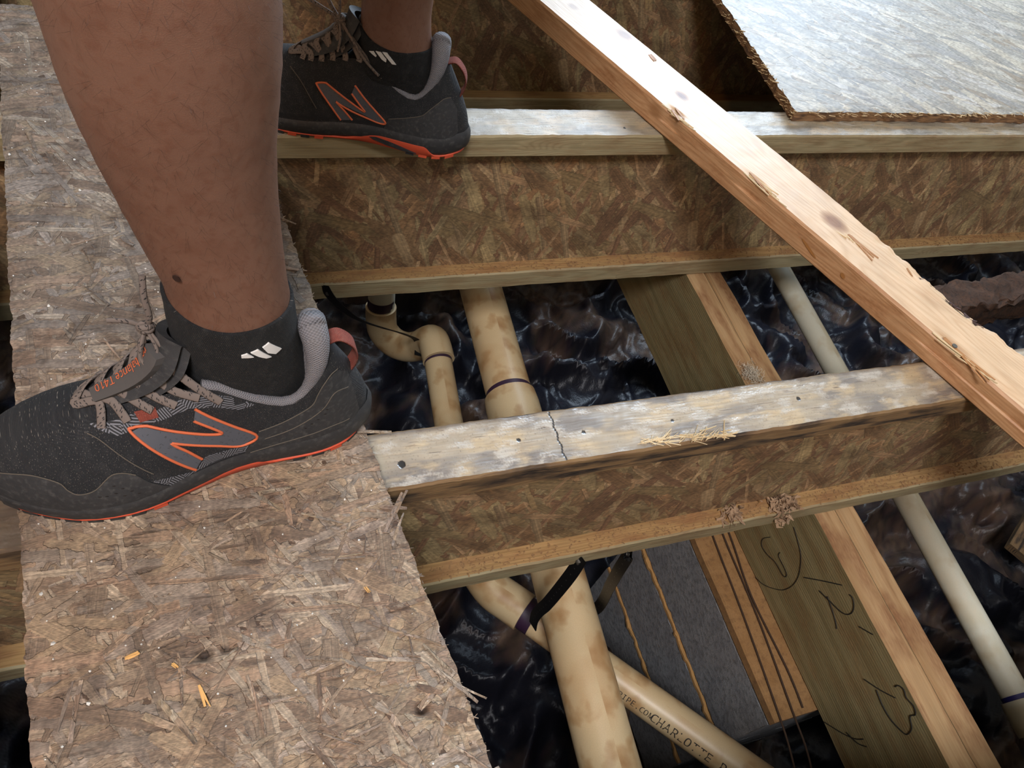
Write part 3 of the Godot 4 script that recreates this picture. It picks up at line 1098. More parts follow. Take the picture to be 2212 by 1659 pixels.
# one curved strand of wood
func strand(g: Geo, p: Vector3, a: float, ln: float, wd: float, r: RandomNumberGenerator, lift: float, col := Color.WHITE) -> void:
	var d := Vector3(cos(a), 0, sin(a))
	var s := Vector3(-sin(a), 0, cos(a))
	var rows := []
	var uvs := []
	var cols := []
	var curl := r.randf_range(0.2, 1.0) * lift
	var bend := r.randf_range(-0.08, 0.08) * ln
	var tp := r.randf_range(0.2, 0.9)
	var o := Vector2(r.randf(), r.randf())
	for i in 5:
		var t := i / 4.0
		var c := p + d * (t - 0.3) * ln + s * bend * t * t + Vector3(0, lift * 0.4 + curl * t * t, 0)
		var w := wd * (1.0 - tp * absf(t - 0.4) * 1.2) * 0.5
		rows.append(PackedVector3Array([c - s * w - Vector3(0, lift * 0.4 + 0.0004, 0), c - s * w, c + s * w, c + s * w - Vector3(0, lift * 0.4 + 0.0004, 0)]))
		uvs.append(PackedVector2Array([o + Vector2(t * ln, 0), o + Vector2(t * ln, 0.0005), o + Vector2(t * ln, wd), o + Vector2(t * ln, wd + 0.0005)]))
		cols.append(PackedColorArray([col, col, col, col]))
	g.grid(rows, uvs, Vector3.UP, true, false, cols)


# ------------------------------------------------------------------ the loose 2x4
const STICK_O := Vector3(0.672, 0.0, -0.559)
const STICK_D := Vector3(0.3797, 0.0, 0.9251)
const STICK_N := Vector3(0.9251, 0.0, -0.3797)


func stick_at(t: float, n: float, y: float) -> Vector3:
	return STICK_O + STICK_D * t + STICK_N * n + Vector3(0, y, 0)


func build_stick() -> void:
	var o := thing("loose_stud", "clean pale 2x4 laid slantwise across both joists on the right", "timber", stick_at(0, 0.045, 0))
	var w := 0.0883
	var h := 0.0387
	# local x along the stick, z across it (left to right), so basis = (D, up, N)
	var xf := Transform3D(Basis(STICK_D, Vector3.UP, STICK_N), STICK_O)
	var nz := noise(25.0, 301, 3)
	var shape := func(p: Vector3) -> Vector3:
		var d := Vector3.ZERO
		# wane: the bark edge that takes off the far right top edge
		var wane := 0.0
		wane += 0.006 * exp(-pow((p.x - 0.19) / 0.12, 2.0)) * (1.0 + nz.get_noise_1d(p.x * 1.2))
		wane += 0.018 * smoothstep(-0.57, -0.62, p.x)
		if p.z > w - 0.02 and p.y > h * 0.5:
			d.z -= wane
			d.y -= wane * 0.55 * smoothstep(w - 0.02, w - 0.003, p.z)
		# small dents along the near left edge
		if p.z < 0.012 and p.y > h * 0.5:
			var dent := 0.004 * exp(-pow((p.x + 0.235) / 0.014, 2.0)) + 0.003 * exp(-pow((p.x + 0.08) / 0.02, 2.0)) + 0.0035 * exp(-pow((p.x - 0.235) / 0.03, 2.0)) + 0.002 * exp(-pow((p.x - 0.32) / 0.05, 2.0))
			d.z += dent
			d.y -= dent * 0.7
		d.y += nz.get_noise_2d(p.x, p.z) * 0.0003
		return d
	var g := Geo.new()
	beam(g, xf, rect(0, w, 0.0006, h, 0.003), -0.78, 0.62, 420, [M.stick_top, M.stick_side, M.stick_side, M.stick_side, M.stick_side, M.stick_side, M.stick_side, M.stick_side], 24, shape, 0.694)
	part(o, "timber", g)
	# gouges and torn fibres on the top and the left side
	var r := rng(303)
	for q in [[0.062, 0.042, 0.052, 0.007, 0.15], [-0.352, 0.073, 0.018, 0.005, 0.2], [-0.236, 0.006, 0.03, 0.006, 0.3], [-0.085, 0.008, 0.05, 0.003, 0.1], [0.24, 0.004, 0.085, 0.005, 0.08], [0.13, 0.067, 0.015, 0.003, 0.5]]:
		g = geo(M.gouge)
		var c := stick_at(q[0], q[1], h + 0.0004)
		var a: float = atan2(STICK_D.z, STICK_D.x) + q[4]
		for k in 4:
			strand(g, c + STICK_N * r.randfn(0, q[3] * 0.35), a + r.randfn(0, 0.06), q[2] * r.randf_range(0.6, 1.0), q[3] * 0.5, r, 0.0003)
		part(o, "gouge", g, "torn orange-brown gouge")
	g = geo(M.fresh_splinter)
	for q in [[-0.225, 0.004, 0.03], [-0.075, 0.006, 0.05], [0.24, 0.002, 0.06], [0.05, 0.040, 0.03]]:
		for k in 7:
			strand(g, stick_at(q[0] + r.randfn(0, 0.01), q[1] + r.randfn(0, 0.003), h - 0.001), atan2(STICK_D.z, STICK_D.x) + r.randfn(0, 0.12), q[2] * r.randf_range(0.4, 1.0), r.randf_range(0.0005, 0.0014), r, 0.0022)
	part(o, "torn_fibres", g, "", "stuff")
	g = geo(M.bark)
	for k in 26:
		strand(g, stick_at(0.10 + r.randf() * 0.16, w - 0.010 - r.randf() * 0.004, h - 0.004), atan2(STICK_D.z, STICK_D.x) + r.randfn(0, 0.3), r.randf_range(0.006, 0.018), r.randf_range(0.0012, 0.003), r, 0.0015)
	part(o, "bark", g, "dark strip of bark on the right edge")
	# knife-slit knot in the left side and the flat nail head
	for q in [[0.03, 0.018, 0.030, 0.0022], [0.085, 0.020, 0.008, 0.003]]:
		g = geo(M.gouge)
		var ring := PackedVector3Array()
		for k in 14:
			var a := TAU * k / 14
			ring.append(stick_at(q[0] + cos(a) * q[2] * 0.5, -0.0008, q[1] + sin(a) * q[3] + cos(a) * q[2] * -0.15))
		g.fan(ring, stick_at(q[0], -0.0014, q[1]), -STICK_N)
		part(o, "knot", g, "slit orange knot in the left side")
	g = geo(M.steel)
	tube(g, PackedVector3Array([stick_at(0.234, 0.008, h - 0.004), stick_at(0.234, 0.008, h + 0.0004), stick_at(0.234, 0.008, h + 0.0016)]), func(q): return 0.0032, 12)
	part(o, "nail", g, "flat grey nail head")


# ------------------------------------------------------------------ girder, cap, pier
func build_girder() -> void:
	var o := thing("girder", "two-ply treated beam under the joists with pencilled numbers on its side", "beam", Vector3(0.798, -0.515, -0.3))
	# local x along world -z, local z along world +x
	var xf := Transform3D(Basis(Vector3(0, 0, -1), Vector3.UP, Vector3(1, 0, 0)), Vector3.ZERO)
	var nz := noise(12.0, 401, 3)
	var bow := func(p: Vector3) -> Vector3:
		return Vector3(0, nz.get_noise_2d(p.x, p.z) * 0.0012, nz.get_noise_2d(p.x * 0.5, 4.0) * 0.0015)
	for k in 2:
		var x0 := 0.7615 if k == 0 else 0.8005
		var x1 := 0.7985 if k == 0 else 0.8353
		var g := Geo.new()
		var mats := [M.girder_top, M.girder_top, M.girder_side, M.girder_side, M.girder_side, M.girder_side, M.girder_side, M.girder_top]
		beam(g, xf, rect(x0, x1, -0.515, -DEEP - 0.0008 - k * 0.0015, 0.003), -0.9, 2.4, 120, mats, 4, bow, 0.2 + 0.13 * k)
		part(o, "ply", g)
	var strokes := [
		[Vector2(-0.314, -0.426), Vector2(-0.320, -0.446), Vector2(-0.312, -0.457), Vector2(-0.296, -0.454), Vector2(-0.276, -0.443), Vector2(-0.253, -0.440), Vector2(-0.250, -0.432), Vector2(-0.259, -0.428), Vector2(-0.281, -0.428), Vector2(-0.285, -0.421)],
		[Vector2(-0.302, -0.361), Vector2(-0.281, -0.368), Vector2(-0.260, -0.378), Vector2(-0.241, -0.401), Vector2(-0.233, -0.425), Vector2(-0.234, -0.451), Vector2(-0.242, -0.472), Vector2(-0.260, -0.499), Vector2(-0.278, -0.512)],
		[Vector2(-0.232, -0.394), Vector2(-0.212, -0.357), Vector2(-0.193, -0.324)],
		[Vector2(-0.204, -0.376), Vector2(-0.184, -0.365), Vector2(-0.162, -0.352), Vector2(-0.155, -0.338), Vector2(-0.159, -0.325), Vector2(-0.170, -0.317), Vector2(-0.177, -0.319)],
		[Vector2(-0.191, -0.365), Vector2(-0.170, -0.370), Vector2(-0.155, -0.375), Vector2(-0.147, -0.380)],
		[Vector2(-0.135, -0.333), Vector2(-0.118, -0.315)],
		[Vector2(-0.073, -0.376), Vector2(-0.053, -0.355), Vector2(-0.038, -0.335)],
		[Vector2(-0.055, -0.363), Vector2(-0.036, -0.366), Vector2(-0.016, -0.364), Vector2(0.002, -0.354), Vector2(0.006, -0.347), Vector2(0.001, -0.334), Vector2(-0.012, -0.326), Vector2(-0.012, -0.315), Vector2(-0.021, -0.310), Vector2(-0.033, -0.315), Vector2(-0.043, -0.312), Vector2(-0.050, -0.318), Vector2(-0.050, -0.325)],
		[Vector2(-0.043, -0.509), Vector2(-0.021, -0.479), Vector2(-0.009, -0.457), Vector2(-0.005, -0.439)],
		[Vector2(-0.020, -0.469), Vector2(-0.003, -0.456), Vector2(0.005, -0.440)],
	]
	for k in strokes.size():
		var gp := geo(M.pencil)
		var p := []
		for q in strokes[k]: p.append(Vector3(0.7608, q.y, q.x))
		tube(gp, smooth_path(p, 5), func(_q): return 0.0008 if k > 1 else 0.0006, 5)
		part(o, "pencil_stroke", gp, "dark pencilled stroke")
	# ---- cap plate on the pier
	var g2 := Geo.new()
	beam(g2, xf, rect(0.685, 0.90, -0.538, -0.5158, 0.003), 0.062, 0.47, 30, [M.cap_dust], 6, bow)
	single("cap_plate", g2, Vector3(0.79, -0.538, -0.26), "dusty brown plate between the girder and the top of the block pier", "plate")
	# ---- the pier of hollow blocks
	o = thing("block_pier", "pier of grey concrete blocks carrying the girder", "pier", Vector3(0.79, -1.14, -0.26))
	var r := rng(407)
	var bn := noise(60.0, 409, 3)
	var rough := func(p: Vector3) -> Vector3:
		return Vector3(bn.get_noise_2d(p.y, p.z), bn.get_noise_2d(p.x, p.z), bn.get_noise_2d(p.x, p.y)) * 0.0016
	for k in 3:
		var y1 := -0.5388 - k * 0.182
		var xj := r.randf_range(-0.002, 0.002)
		var g := Geo.new()
		beam(g, xf, rect(0.688 + xj, 0.89 + xj, y1 - 0.172, y1, 0.004), 0.064, 0.47, 40, [M.block], 12, rough, k * 0.3)
		part(o, "block", g)
		if k < 2:
			g = geo(M.mortar)
			var mn := noise(22.0, 411 + k, 4)
			var sq := func(p: Vector3) -> Vector3:
				return Vector3(0, 0, -maxf(0.0, mn.get_noise_1d(p.x)) * (0.011 if k == 0 else 0.006) if p.z < 0.75 else 0.0) + Vector3(0, (mn.get_noise_1d(p.x + 7.0) - 0.3) * 0.006 if p.z < 0.70 else 0.0, 0)
			beam(g, xf, rect(0.6855, 0.886, y1 - 0.1825, y1 - 0.1715, 0.002), 0.066, 0.468, 120, [M.mortar], 2, sq)
			part(o, "mortar_joint", g, "brown mortar squeezed out between blocks")
	# ---- strings lying over the cap
	var lines := [[Vector3(0.726, -0.5135, -0.43), Vector3(0.717, -0.5125, -0.358), Vector3(0.708, -0.5125, -0.22), Vector3(0.694, -0.513, -0.066), Vector3(0.688, -0.518, -0.01), Vector3(0.684, -0.54, 0.06)],
		[Vector3(0.744, -0.5135, -0.43), Vector3(0.737, -0.5125, -0.355), Vector3(0.732, -0.5125, -0.215), Vector3(0.719, -0.513, -0.066), Vector3(0.717, -0.519, -0.01), Vector3(0.714, -0.545, 0.06)],
		[Vector3(0.754, -0.5135, -0.43), Vector3(0.749, -0.5125, -0.349), Vector3(0.738, -0.5125, -0.25), Vector3(0.742, -0.5125, -0.128), Vector3(0.739, -0.513, -0.070)]]
	var names := ["dark string along the pier cap farthest from the girder", "middle one of the dark strings along the pier cap", "dark string along the pier cap tight beside the girder"]
	for k in 3:
		var g := geo(M.string)
		tube(g, smooth_path(lines[k], 8), func(_q): return 0.0016, 6)
		single("string", g, Vector3(0.73, -0.5142, -0.2), names[k], "string", "strings on the pier cap")


# ------------------------------------------------------------------ pipes and hangers
func pipe_text(g: Geo, text: String, size: float, a: Vector3, d: Vector3, up: Vector3, rad: float) -> void:
	# letters wrapped round a pipe of radius rad whose axis passes a along d; up is where the middle of the letters faces
	var tm := TextMesh.new()
	var f := SystemFont.new()
	f.font_names = PackedStringArray(["Droid Sans Mono"])
	tm.font = f
	tm.text = text
	tm.font_size = 32
	tm.pixel_size = size / 32.0
	tm.depth = 0.0
	tm.horizontal_alignment = HORIZONTAL_ALIGNMENT_LEFT
	bend_text(g, tm, func(q: Vector2) -> Vector3:
		var side := d.cross(up).normalized()
		var an := -q.y / rad
		return a + d * q.x + (up * cos(an) + side * sin(an)) * (rad + 0.0004)
	, up)


func bend_text(g: Geo, tm: TextMesh, place: Callable, facing: Vector3) -> void:
	for s in tm.get_surface_count():
		var arr := tm.surface_get_arrays(s)
		var v: PackedVector3Array = arr[Mesh.ARRAY_VERTEX]
		var n: PackedVector3Array = arr[Mesh.ARRAY_NORMAL]
		var ix: PackedInt32Array = arr[Mesh.ARRAY_INDEX]
		for k in range(0, ix.size(), 3):
			if n[ix[k]].z < 0.5: continue
			var p: Array[Vector3] = []
			for m in 3:
				p.append(place.call(Vector2(v[ix[k + m]].x, v[ix[k + m]].y)))
			var nr := (p[1] - p[0]).cross(p[2] - p[0]).normalized()
			if nr.length_squared() < 0.5: continue
			if nr.dot(facing) < 0: nr = -nr
			g.tri(p[0], p[1], p[2], nr)


func bell(path: PackedVector3Array, r0: float) -> Callable:
	return func(q: float) -> float: return r0 * (0.965 if q < 0.02 or q > 0.98 else 1.0)


func seg(a: Vector3, b: Vector3, n := 8) -> PackedVector3Array:
	var p := PackedVector3Array()
	for k in n + 1: p.append(a.lerp(b, float(k) / n))
	return p


func build_pipes() -> void:
	var dusty: Material = M.pvc_dusty
	var clean: Material = M.pvc_clean
	# ---- the big drain
	var o := thing("drain_pipe", "thick cream drain pipe running under both joists beside the foot board", "pipe", Vector3(0.44, -0.6, -0.4))
	var a := Vector3(0.492, -0.566, -1.35)
	var b := Vector3(0.4045, -0.548, 0.25)
	var d := (b - a).normalized()
	var g := geo(dusty)
	tube(g, seg(a, b, 24), func(_q): return 0.0445, 48)
	part(o, "pipe", g)
	g = geo(dusty)
	var c0 := a + d * (1.35 - 0.725)
	tube(g, seg(c0, c0 + d * 0.24, 10), bell(PackedVector3Array(), 0.0515), 48)
	part(o, "coupling", g)
	g = geo(M.primer)
	tube(g, seg(c0 - d * 0.012, c0 + d * 0.001, 2), func(_q): return 0.0449, 48, false)
	part(o, "primer_ring", g, "dark purple primer line")
	# ---- the trap and its two legs
	o = thing("trap_pipe", "cream pipe with a bent trap under the second joist, behind the near heel", "pipe", Vector3(0.34, -0.85, -1.0))
	var k2 := 0.0302
	var top_a := Vector3(0.286, -0.30, -1.19)
	var e0 := Vector3(0.290, -0.735, -1.105)
	g = geo(clean)
	tube(g, seg(top_a, e0, 10), func(_q): return k2, 32)
	pipe_text(g.use(M.print), "PVC-DWV", 0.026, Vector3(0.2885, -0.52, -1.147), (e0 - top_a).normalized(), Vector3(-0.05, 0.19, 0.98).normalized(), k2)
	part(o, "riser", g)
	g = geo(dusty)
	var bend := [Vector3(0.289, -0.716, -1.108), Vector3(0.290, -0.745, -1.102), Vector3(0.296, -0.785, -1.093), Vector3(0.318, -0.808, -1.075), Vector3(0.345, -0.800, -1.05), Vector3(0.368, -0.772, -1.03), Vector3(0.378, -0.735, -1.012), Vector3(0.383, -0.708, -0.992), Vector3(0.383, -0.699, -0.965), Vector3(0.382, -0.700, -0.930)]
	tube(g, smooth_path(bend, 5), func(_q): return k2 * 1.16, 32)
	part(o, "bend", g)
	g = geo(dusty)
	var l0 := Vector3(0.382, -0.702, -0.945)
	var l1 := Vector3(0.352, -0.730, -0.53)
	tube(g, seg(l0, l1, 10), func(_q): return k2, 32)
	part(o, "run", g)
	g = geo(M.primer)
	var ld := (l1 - l0).normalized()
	tube(g, seg(l0 + ld * 0.012, l0 + ld * 0.021, 2), func(_q): return k2 * 1.015, 32, false)
	part(o, "primer_ring", g, "dark purple primer line")
	g = geo(M.primer)
	tube(g, seg(Vector3(0.289, -0.690, -1.1135), Vector3(0.289, -0.714, -1.109), 2), func(_q): return k2 * 1.012, 32, false)
	part(o, "primer_ring", g, "dark purple primer line")
	# ---- the slanting pipe under the big one
	o = thing("slanting_pipe", "narrower cream pipe with printed letters passing slantwise under the thick drain pipe", "pipe", Vector3(0.5, -0.72, -0.25))
	var p0 := Vector3(0.385, -0.684, -0.375)
	var p1 := Vector3(0.76, -0.635, 0.0855)
	var pd := (p1 - p0).normalized()
	g = geo(dusty)
	tube(g, seg(p0, p1, 12), func(_q): return k2, 32)
	var to_cam := (Vector3(0, 0.6, 0) - Vector3(0.55, -0.70, -0.2)).normalized()
	var face := (to_cam - pd * to_cam.dot(pd)).normalized().rotated(pd, 0.62)
	if face.dot(to_cam) < 0.5: face = (to_cam - pd * to_cam.dot(pd)).normalized()
	pipe_text(g.use(M.print), "LOTTEPIPE.COM", 0.014, p0 + pd * 0.19, pd, face, k2)
	pipe_text(g.use(M.print), "CHARLOTTE PIPE® PVC", 0.021, p0 + pd * 0.295, pd, face, k2)
	part(o, "pipe", g)
	g = geo(dusty)
	tube(g, smooth_path([p0 + pd * 0.03, p0, p0 - pd * 0.035, p0 - pd * 0.05 + Vector3(-0.004, 0.0, -0.02), p0 - pd * 0.055 + Vector3(-0.006, 0.0, -0.045)], 5), func(_q): return k2 * 1.17, 32)
	part(o, "elbow", g)
	g = geo(M.primer)
	tube(g, seg(p0 + pd * 0.028, p0 + pd * 0.052, 2), func(_q): return k2 * 1.012, 32, false)
	part(o, "primer_ring", g, "dark purple primer ring")
	# ---- the pale thin pipe right of the girder
	o = thing("supply_pipe", "pale thin pipe running along the right side of the girder", "pipe", Vector3(1.19, -0.59, -0.4))
	var q0 := Vector3(1.262, -0.556, -1.50)
	var q1 := Vector3(1.172, -0.556, 0.012)
	var qd := (q1 - q0).normalized()
	g = geo(clean)
	tube(g, seg(q0, q1 + qd * 0.3, 20), func(_q): return 0.024, 32)
	part(o, "pipe", g)
	g = geo(clean)
	tube(g, seg(q1, q1 + qd * 0.055, 6), bell(PackedVector3Array(), 0.0295), 32)
	part(o, "coupling", g)
	g = geo(M.primer_blue)
	tube(g, seg(q1 - qd * 0.008, q1 + qd * 0.0005, 2), func(_q): return 0.0246, 32, false)
	part(o, "primer_ring", g, "blue primer ring")
	# ---- black perforated hanger straps
	strap("black perforated hanger strap curving over the thick pipe from the nearest joist", [Vector3(0.3705, -0.276, -0.2935), Vector3(0.3685, -0.300, -0.2905), Vector3(0.366, -0.34, -0.2885), Vector3(0.366, -0.44, -0.292), Vector3(0.370, -0.50, -0.30), Vector3(0.376, -0.55, -0.305), Vector3(0.385, -0.60, -0.305)], Vector3(0.25, 0.1, 0.9), true)
	strap("black hanger strap on the right of the thick pipe, nailed under the nearest joist", [Vector3(0.4455, -0.30, -0.2935), Vector3(0.4465, -0.305, -0.292), Vector3(0.450, -0.36, -0.290), Vector3(0.462, -0.43, -0.292), Vector3(0.478, -0.50, -0.296), Vector3(0.487, -0.56, -0.30), Vector3(0.475, -0.603, -0.304)], Vector3(0.2, 0.1, 0.9), true)
	strap("black hanger strap nailed to the second joist and reaching down to the bent trap", [Vector3(0.113, -0.268, -0.781), Vector3(0.1285, -0.301, -0.7785), Vector3(0.17, -0.375, -0.80), Vector3(0.235, -0.50, -0.875), Vector3(0.30, -0.62, -0.95), Vector3(0.350, -0.712, -0.998), Vector3(0.353, -0.748, -0.985)], Vector3(0.6, 0.3, 0.5), false)


func strap(label: String, pts: Array, across: Vector3, holes: bool) -> void:
	var o := thing("hanger_strap", label, "strap", pts[0], "hanger straps of the pipes")
	var g := geo(M.strap_black)
	var path := smooth_path(pts, 8)
	var n := path.size()
	var rows := []
	var uvs := []
	var wd := 0.0095
	for i in n:
		var t := (path[mini(i + 1, n - 1)] - path[maxi(i - 1, 0)]).normalized()
		var s := (across - t * across.dot(t)).normalized()
		var nn := t.cross(s)
		var row := PackedVector3Array()
		for q in [Vector2(-1, -1), Vector2(1, -1), Vector2(1, 1), Vector2(-1, 1), Vector2(-1, -1)]:
			row.append(path[i] + s * q.x * wd + nn * q.y * 0.0008)
		rows.append(row)
		uvs.append(PackedVector2Array([Vector2(0, 0), Vector2(1, 0), Vector2(1, 1), Vector2(0, 1), Vector2(0, 0)]))
	_tube_grid(g, rows, uvs, path)
	part(o, "band", g)
	if holes:
		g = geo(M.steel)
		var walk := 0.0
		for i in range(1, n - 2):
			walk += (path[i] - path[i - 1]).length()
			if walk > 0.0125:
				walk = 0.0
				var t := (path[i + 1] - path[i - 1]).normalized()
				var s := (across - t * across.dot(t)).normalized()
				var nn := t.cross(s)
				for sg in [-1, 1]:
					var ring := PackedVector3Array()
					for k in 8:
						ring.append(path[i] + nn * 0.00095 * sg + (s * cos(TAU * k / 8) + t * sin(TAU * k / 8)) * 0.0011)
					g.fan(ring, path[i] + nn * 0.00095 * sg, nn * sg)
		part(o, "hole", g, "", "stuff")
	g = geo(M.steel)
	var fwd := Vector3(0, 0, 1)
	var p: Vector3 = pts[0] + (pts[1] - pts[0]) * 0.45
	tube(g, PackedVector3Array([p - fwd * 0.002, p + fwd * 0.0015, p + fwd * 0.0028]), func(_q): return 0.0042, 12)
	part(o, "nail", g, "grey nail head")


# ------------------------------------------------------------------ ground
func build_ground() -> void:
	var g := geo(M.earth)
	box(g, M.earth, Vector3(-2.4, -1.35, -3.0), Vector3(3.2, -1.22, 2.4), 0.002)
	structure("ground", g)
	# wrinkled black polythene over the earth
	var n1 := noise(1.9, 501, 2)
	var n2 := noise(4.2, 502, 2)
	var n3 := noise(10.0, 503, 2)
	var dn := noise(3.2, 504, 4)
	var rows := []
	var uvs := []
	var cols := []
	var step := 0.0115
	var x0 := -0.75
	var z0 := -1.85
	for i in 205:
		var row := PackedVector3Array()
		var ur := PackedVector2Array()
		var cr := PackedColorArray()
		for j in 330:
			var p := Vector3(x0 + j * step, 0, z0 + i * step)
			var wx := p.x + 0.06 * n2.get_noise_2d(p.x + 9, p.z)
			var wz := p.z + 0.06 * n2.get_noise_2d(p.x, p.z + 9)
			var r1 := 1.0 - sqrt(pow(n1.get_noise_2d(wx, wz * 1.4), 2.0) + 0.006) * 2.2
			var r2 := 1.0 - sqrt(pow(n2.get_noise_2d(wx * 1.3, wz), 2.0) + 0.012) * 2.4
			var r3 := 1.0 - sqrt(pow(n3.get_noise_2d(wx, wz * 1.5), 2.0) + 0.02) * 2.5
			p.y = -1.13 + 0.11 * maxf(r1, 0.0) * maxf(r1, 0.0) + 0.035 * maxf(r2, 0.0) * maxf(r2, 0.0) + 0.006 * maxf(r3, -0.2)
			var dirt := clampf((dn.get_noise_2d(p.x, p.z) + 0.02) * 3.0, 0.0, 1.0)
			dirt = maxf(dirt, clampf(1.0 - Vector2((p.x - 1.85) / 0.5, (p.z + 0.62) / 0.16).length(), 0.0, 1.0) * 1.8)
			dirt = maxf(dirt, smoothstep(-1.35, -1.6, p.z))
			var c := Color(0.010, 0.0105, 0.015).lerp(Color(0.12, 0.075, 0.05), clampf(dirt, 0.0, 1.0) * (0.55 + 0.45 * n3.get_noise_2d(p.x * 4, p.z * 4)))
			row.append(p)
			ur.append(Vector2(p.x, p.z))
			cr.append(c)
		rows.append(row)
		uvs.append(ur)
		cols.append(cr)
	g = geo(M.poly_sheet)
	g.grid(rows, uvs, Vector3.UP, true, false, cols)
	single("plastic_sheet", g, Vector3(1.0, -1.13, -0.6), "wrinkled black plastic sheet covering the ground of the crawl space", "plastic sheet")
	# the dirt-caked timber and the footing at the far right, seen under the second joist
	var en := noise(14.0, 507, 4)
	var lump := func(p: Vector3) -> Vector3:
		return Vector3(en.get_noise_2d(p.y * 2, p.z * 2), en.get_noise_2d(p.x, p.z), en.get_noise_2d(p.x, p.y * 2)) * 0.02
	g = Geo.new()
	beam(g, Transform3D(Basis(Vector3.UP, 0.07), Vector3(2.25, -0.83, -1.04)), rect(-0.055, 0.055, -0.06, 0.055, 0.012), -0.37, 0.7, 60, [M.earth_timber], 5, lump)
	single("dirty_timber", g, Vector3(2.4, -0.9, -1.04), "rough timber caked with brown earth lying at the far right below the second joist", "timber")
	g = Geo.new()
	beam(g, Transform3D(Basis(), Vector3(0.6, -0.95, -1.72)), rect(-0.12, 0.12, -0.3, 0.32, 0.02), -2.0, 2.4, 90, [M.earth_timber], 8, lump)
	structure("trim_1", g, "brown earthen footing across the back of the crawl space")
	# a scrap of dark wood
	g = Geo.new()
	beam(g, Transform3D(Basis(Vector3.UP, 0.5), Vector3(1.95, -0.975, -0.33)), rect(-0.045, 0.045, -0.012, 0.012, 0.002), -0.09, 0.2, 6, [M.flange_side_dirty], 2)
	single("wood_scrap", g, Vector3(1.95, -0.987, -0.33), "dark scrap of board on the plastic near the right edge of the picture", "board")


# ------------------------------------------------------------------ the person
# Shoe space: s forward from the back of the heel, h up from the ground, l to the side that faces the photographer.
const LAT := [Vector2(0.0, 0.001), Vector2(0.003, 0.0105), Vector2(0.01, 0.019), Vector2(0.02, 0.0275), Vector2(0.03, 0.0325), Vector2(0.05, 0.0368), Vector2(0.09, 0.0375), Vector2(0.12, 0.040), Vector2(0.155, 0.0495), Vector2(0.177, 0.0560), Vector2(0.2, 0.0588), Vector2(0.227, 0.0560), Vector2(0.25, 0.0478), Vector2(0.272, 0.0360), Vector2(0.285, 0.0245), Vector2(0.293, 0.0130), Vector2(0.2975, 0.0)]
const MED := [Vector2(0.0, 0.001), Vector2(0.003, 0.0105), Vector2(0.01, 0.019), Vector2(0.02, 0.0275), Vector2(0.03, 0.0325), Vector2(0.05, 0.0360), Vector2(0.09, 0.0330), Vector2(0.12, 0.0310), Vector2(0.155, 0.0350), Vector2(0.18, 0.0405), Vector2(0.2, 0.0430), Vector2(0.225, 0.0430), Vector2(0.25, 0.0375), Vector2(0.272, 0.0270), Vector2(0.285, 0.0180), Vector2(0.293, 0.0095), Vector2(0.2975, 0.0)]
# the top edge of the upper: where each station's line ends (s, h, l)
const TOP_S := [Vector2(0.0, 0.047), Vector2(0.005, 0.0465), Vector2(0.012, 0.0455), Vector2(0.025, 0.047), Vector2(0.04, 0.053), Vector2(0.055, 0.061), Vector2(0.07, 0.072), Vector2(0.085, 0.087), Vector2(0.1, 0.103), Vector2(0.115, 0.118), Vector2(0.125, 0.128), Vector2(0.14, 0.144), Vector2(0.16, 0.163), Vector2(0.18, 0.180), Vector2(0.2, 0.194), Vector2(0.22, 0.202), Vector2(0.26, 0.206), Vector2(0.2975, 0.207)]
const TOP_H := [Vector2(0.0, 0.133), Vector2(0.005, 0.130), Vector2(0.012, 0.122), Vector2(0.025, 0.106), Vector2(0.04, 0.088), Vector2(0.055, 0.076), Vector2(0.07, 0.072), Vector2(0.085, 0.078), Vector2(0.1, 0.089), Vector2(0.115, 0.101), Vector2(0.125, 0.105), Vector2(0.14, 0.103), Vector2(0.16, 0.098), Vector2(0.18, 0.092), Vector2(0.2, 0.0885), Vector2(0.22, 0.087), Vector2(0.26, 0.086), Vector2(0.2975, 0.0855)]
const TOP_L := [Vector2(0.0, 0.0), Vector2(0.005, 0.008), Vector2(0.012, 0.015), Vector2(0.025, 0.022), Vector2(0.04, 0.0255), Vector2(0.055, 0.0275), Vector2(0.07, 0.0285), Vector2(0.085, 0.0285), Vector2(0.1, 0.0275), Vector2(0.115, 0.0255), Vector2(0.125, 0.0240), Vector2(0.14, 0.022), Vector2(0.16, 0.0195), Vector2(0.18, 0.0170), Vector2(0.2, 0.0140), Vector2(0.22, 0.0100), Vector2(0.26, 0.0050), Vector2(0.2975, 0.0)]
const STATIONS := [0.2975, 0.295, 0.290, 0.283, 0.274, 0.262, 0.248, 0.234, 0.22, 0.208, 0.196, 0.184, 0.172, 0.16, 0.149, 0.138, 0.127, 0.116, 0.105, 0.094, 0.084, 0.074, 0.064, 0.055, 0.046, 0.038, 0.03, 0.023, 0.016, 0.010, 0.006, 0.003, 0.001, 0.0]


class Shoe:
	var xf: Transform3D
	var near: Array      # outline on the photographer's side
	var far: Array
	var table := PackedFloat32Array()   # l of the near side over (s, h)
	const S0 := -0.02
	const STEP := 0.002
	const NS := 165
	const NH := 80

	func at(s: float, h: float) -> float:
		var fs := clampf((s - S0) / STEP, 0.0, NS - 1.001)
		var fh := clampf(h / STEP, 0.0, NH - 1.001)
		var i := int(fs)
		var j := int(fh)
		var a := fs - i
		var b := fh - j
		return lerpf(lerpf(table[i * NH + j], table[(i + 1) * NH + j], a), lerpf(table[i * NH + j + 1], table[(i + 1) * NH + j + 1], a), b)

	func on(s: float, h: float, off: float) -> Vector3:
		# a point on the near side, lifted by off along its normal
		var d := 0.003
		var l := at(s, h)
		var n := Vector3(at(s - d, h) - at(s + d, h), at(s, h - d) - at(s, h + d), 2 * d).normalized()
		return xf * (Vector3(s, h, l) + n * off)


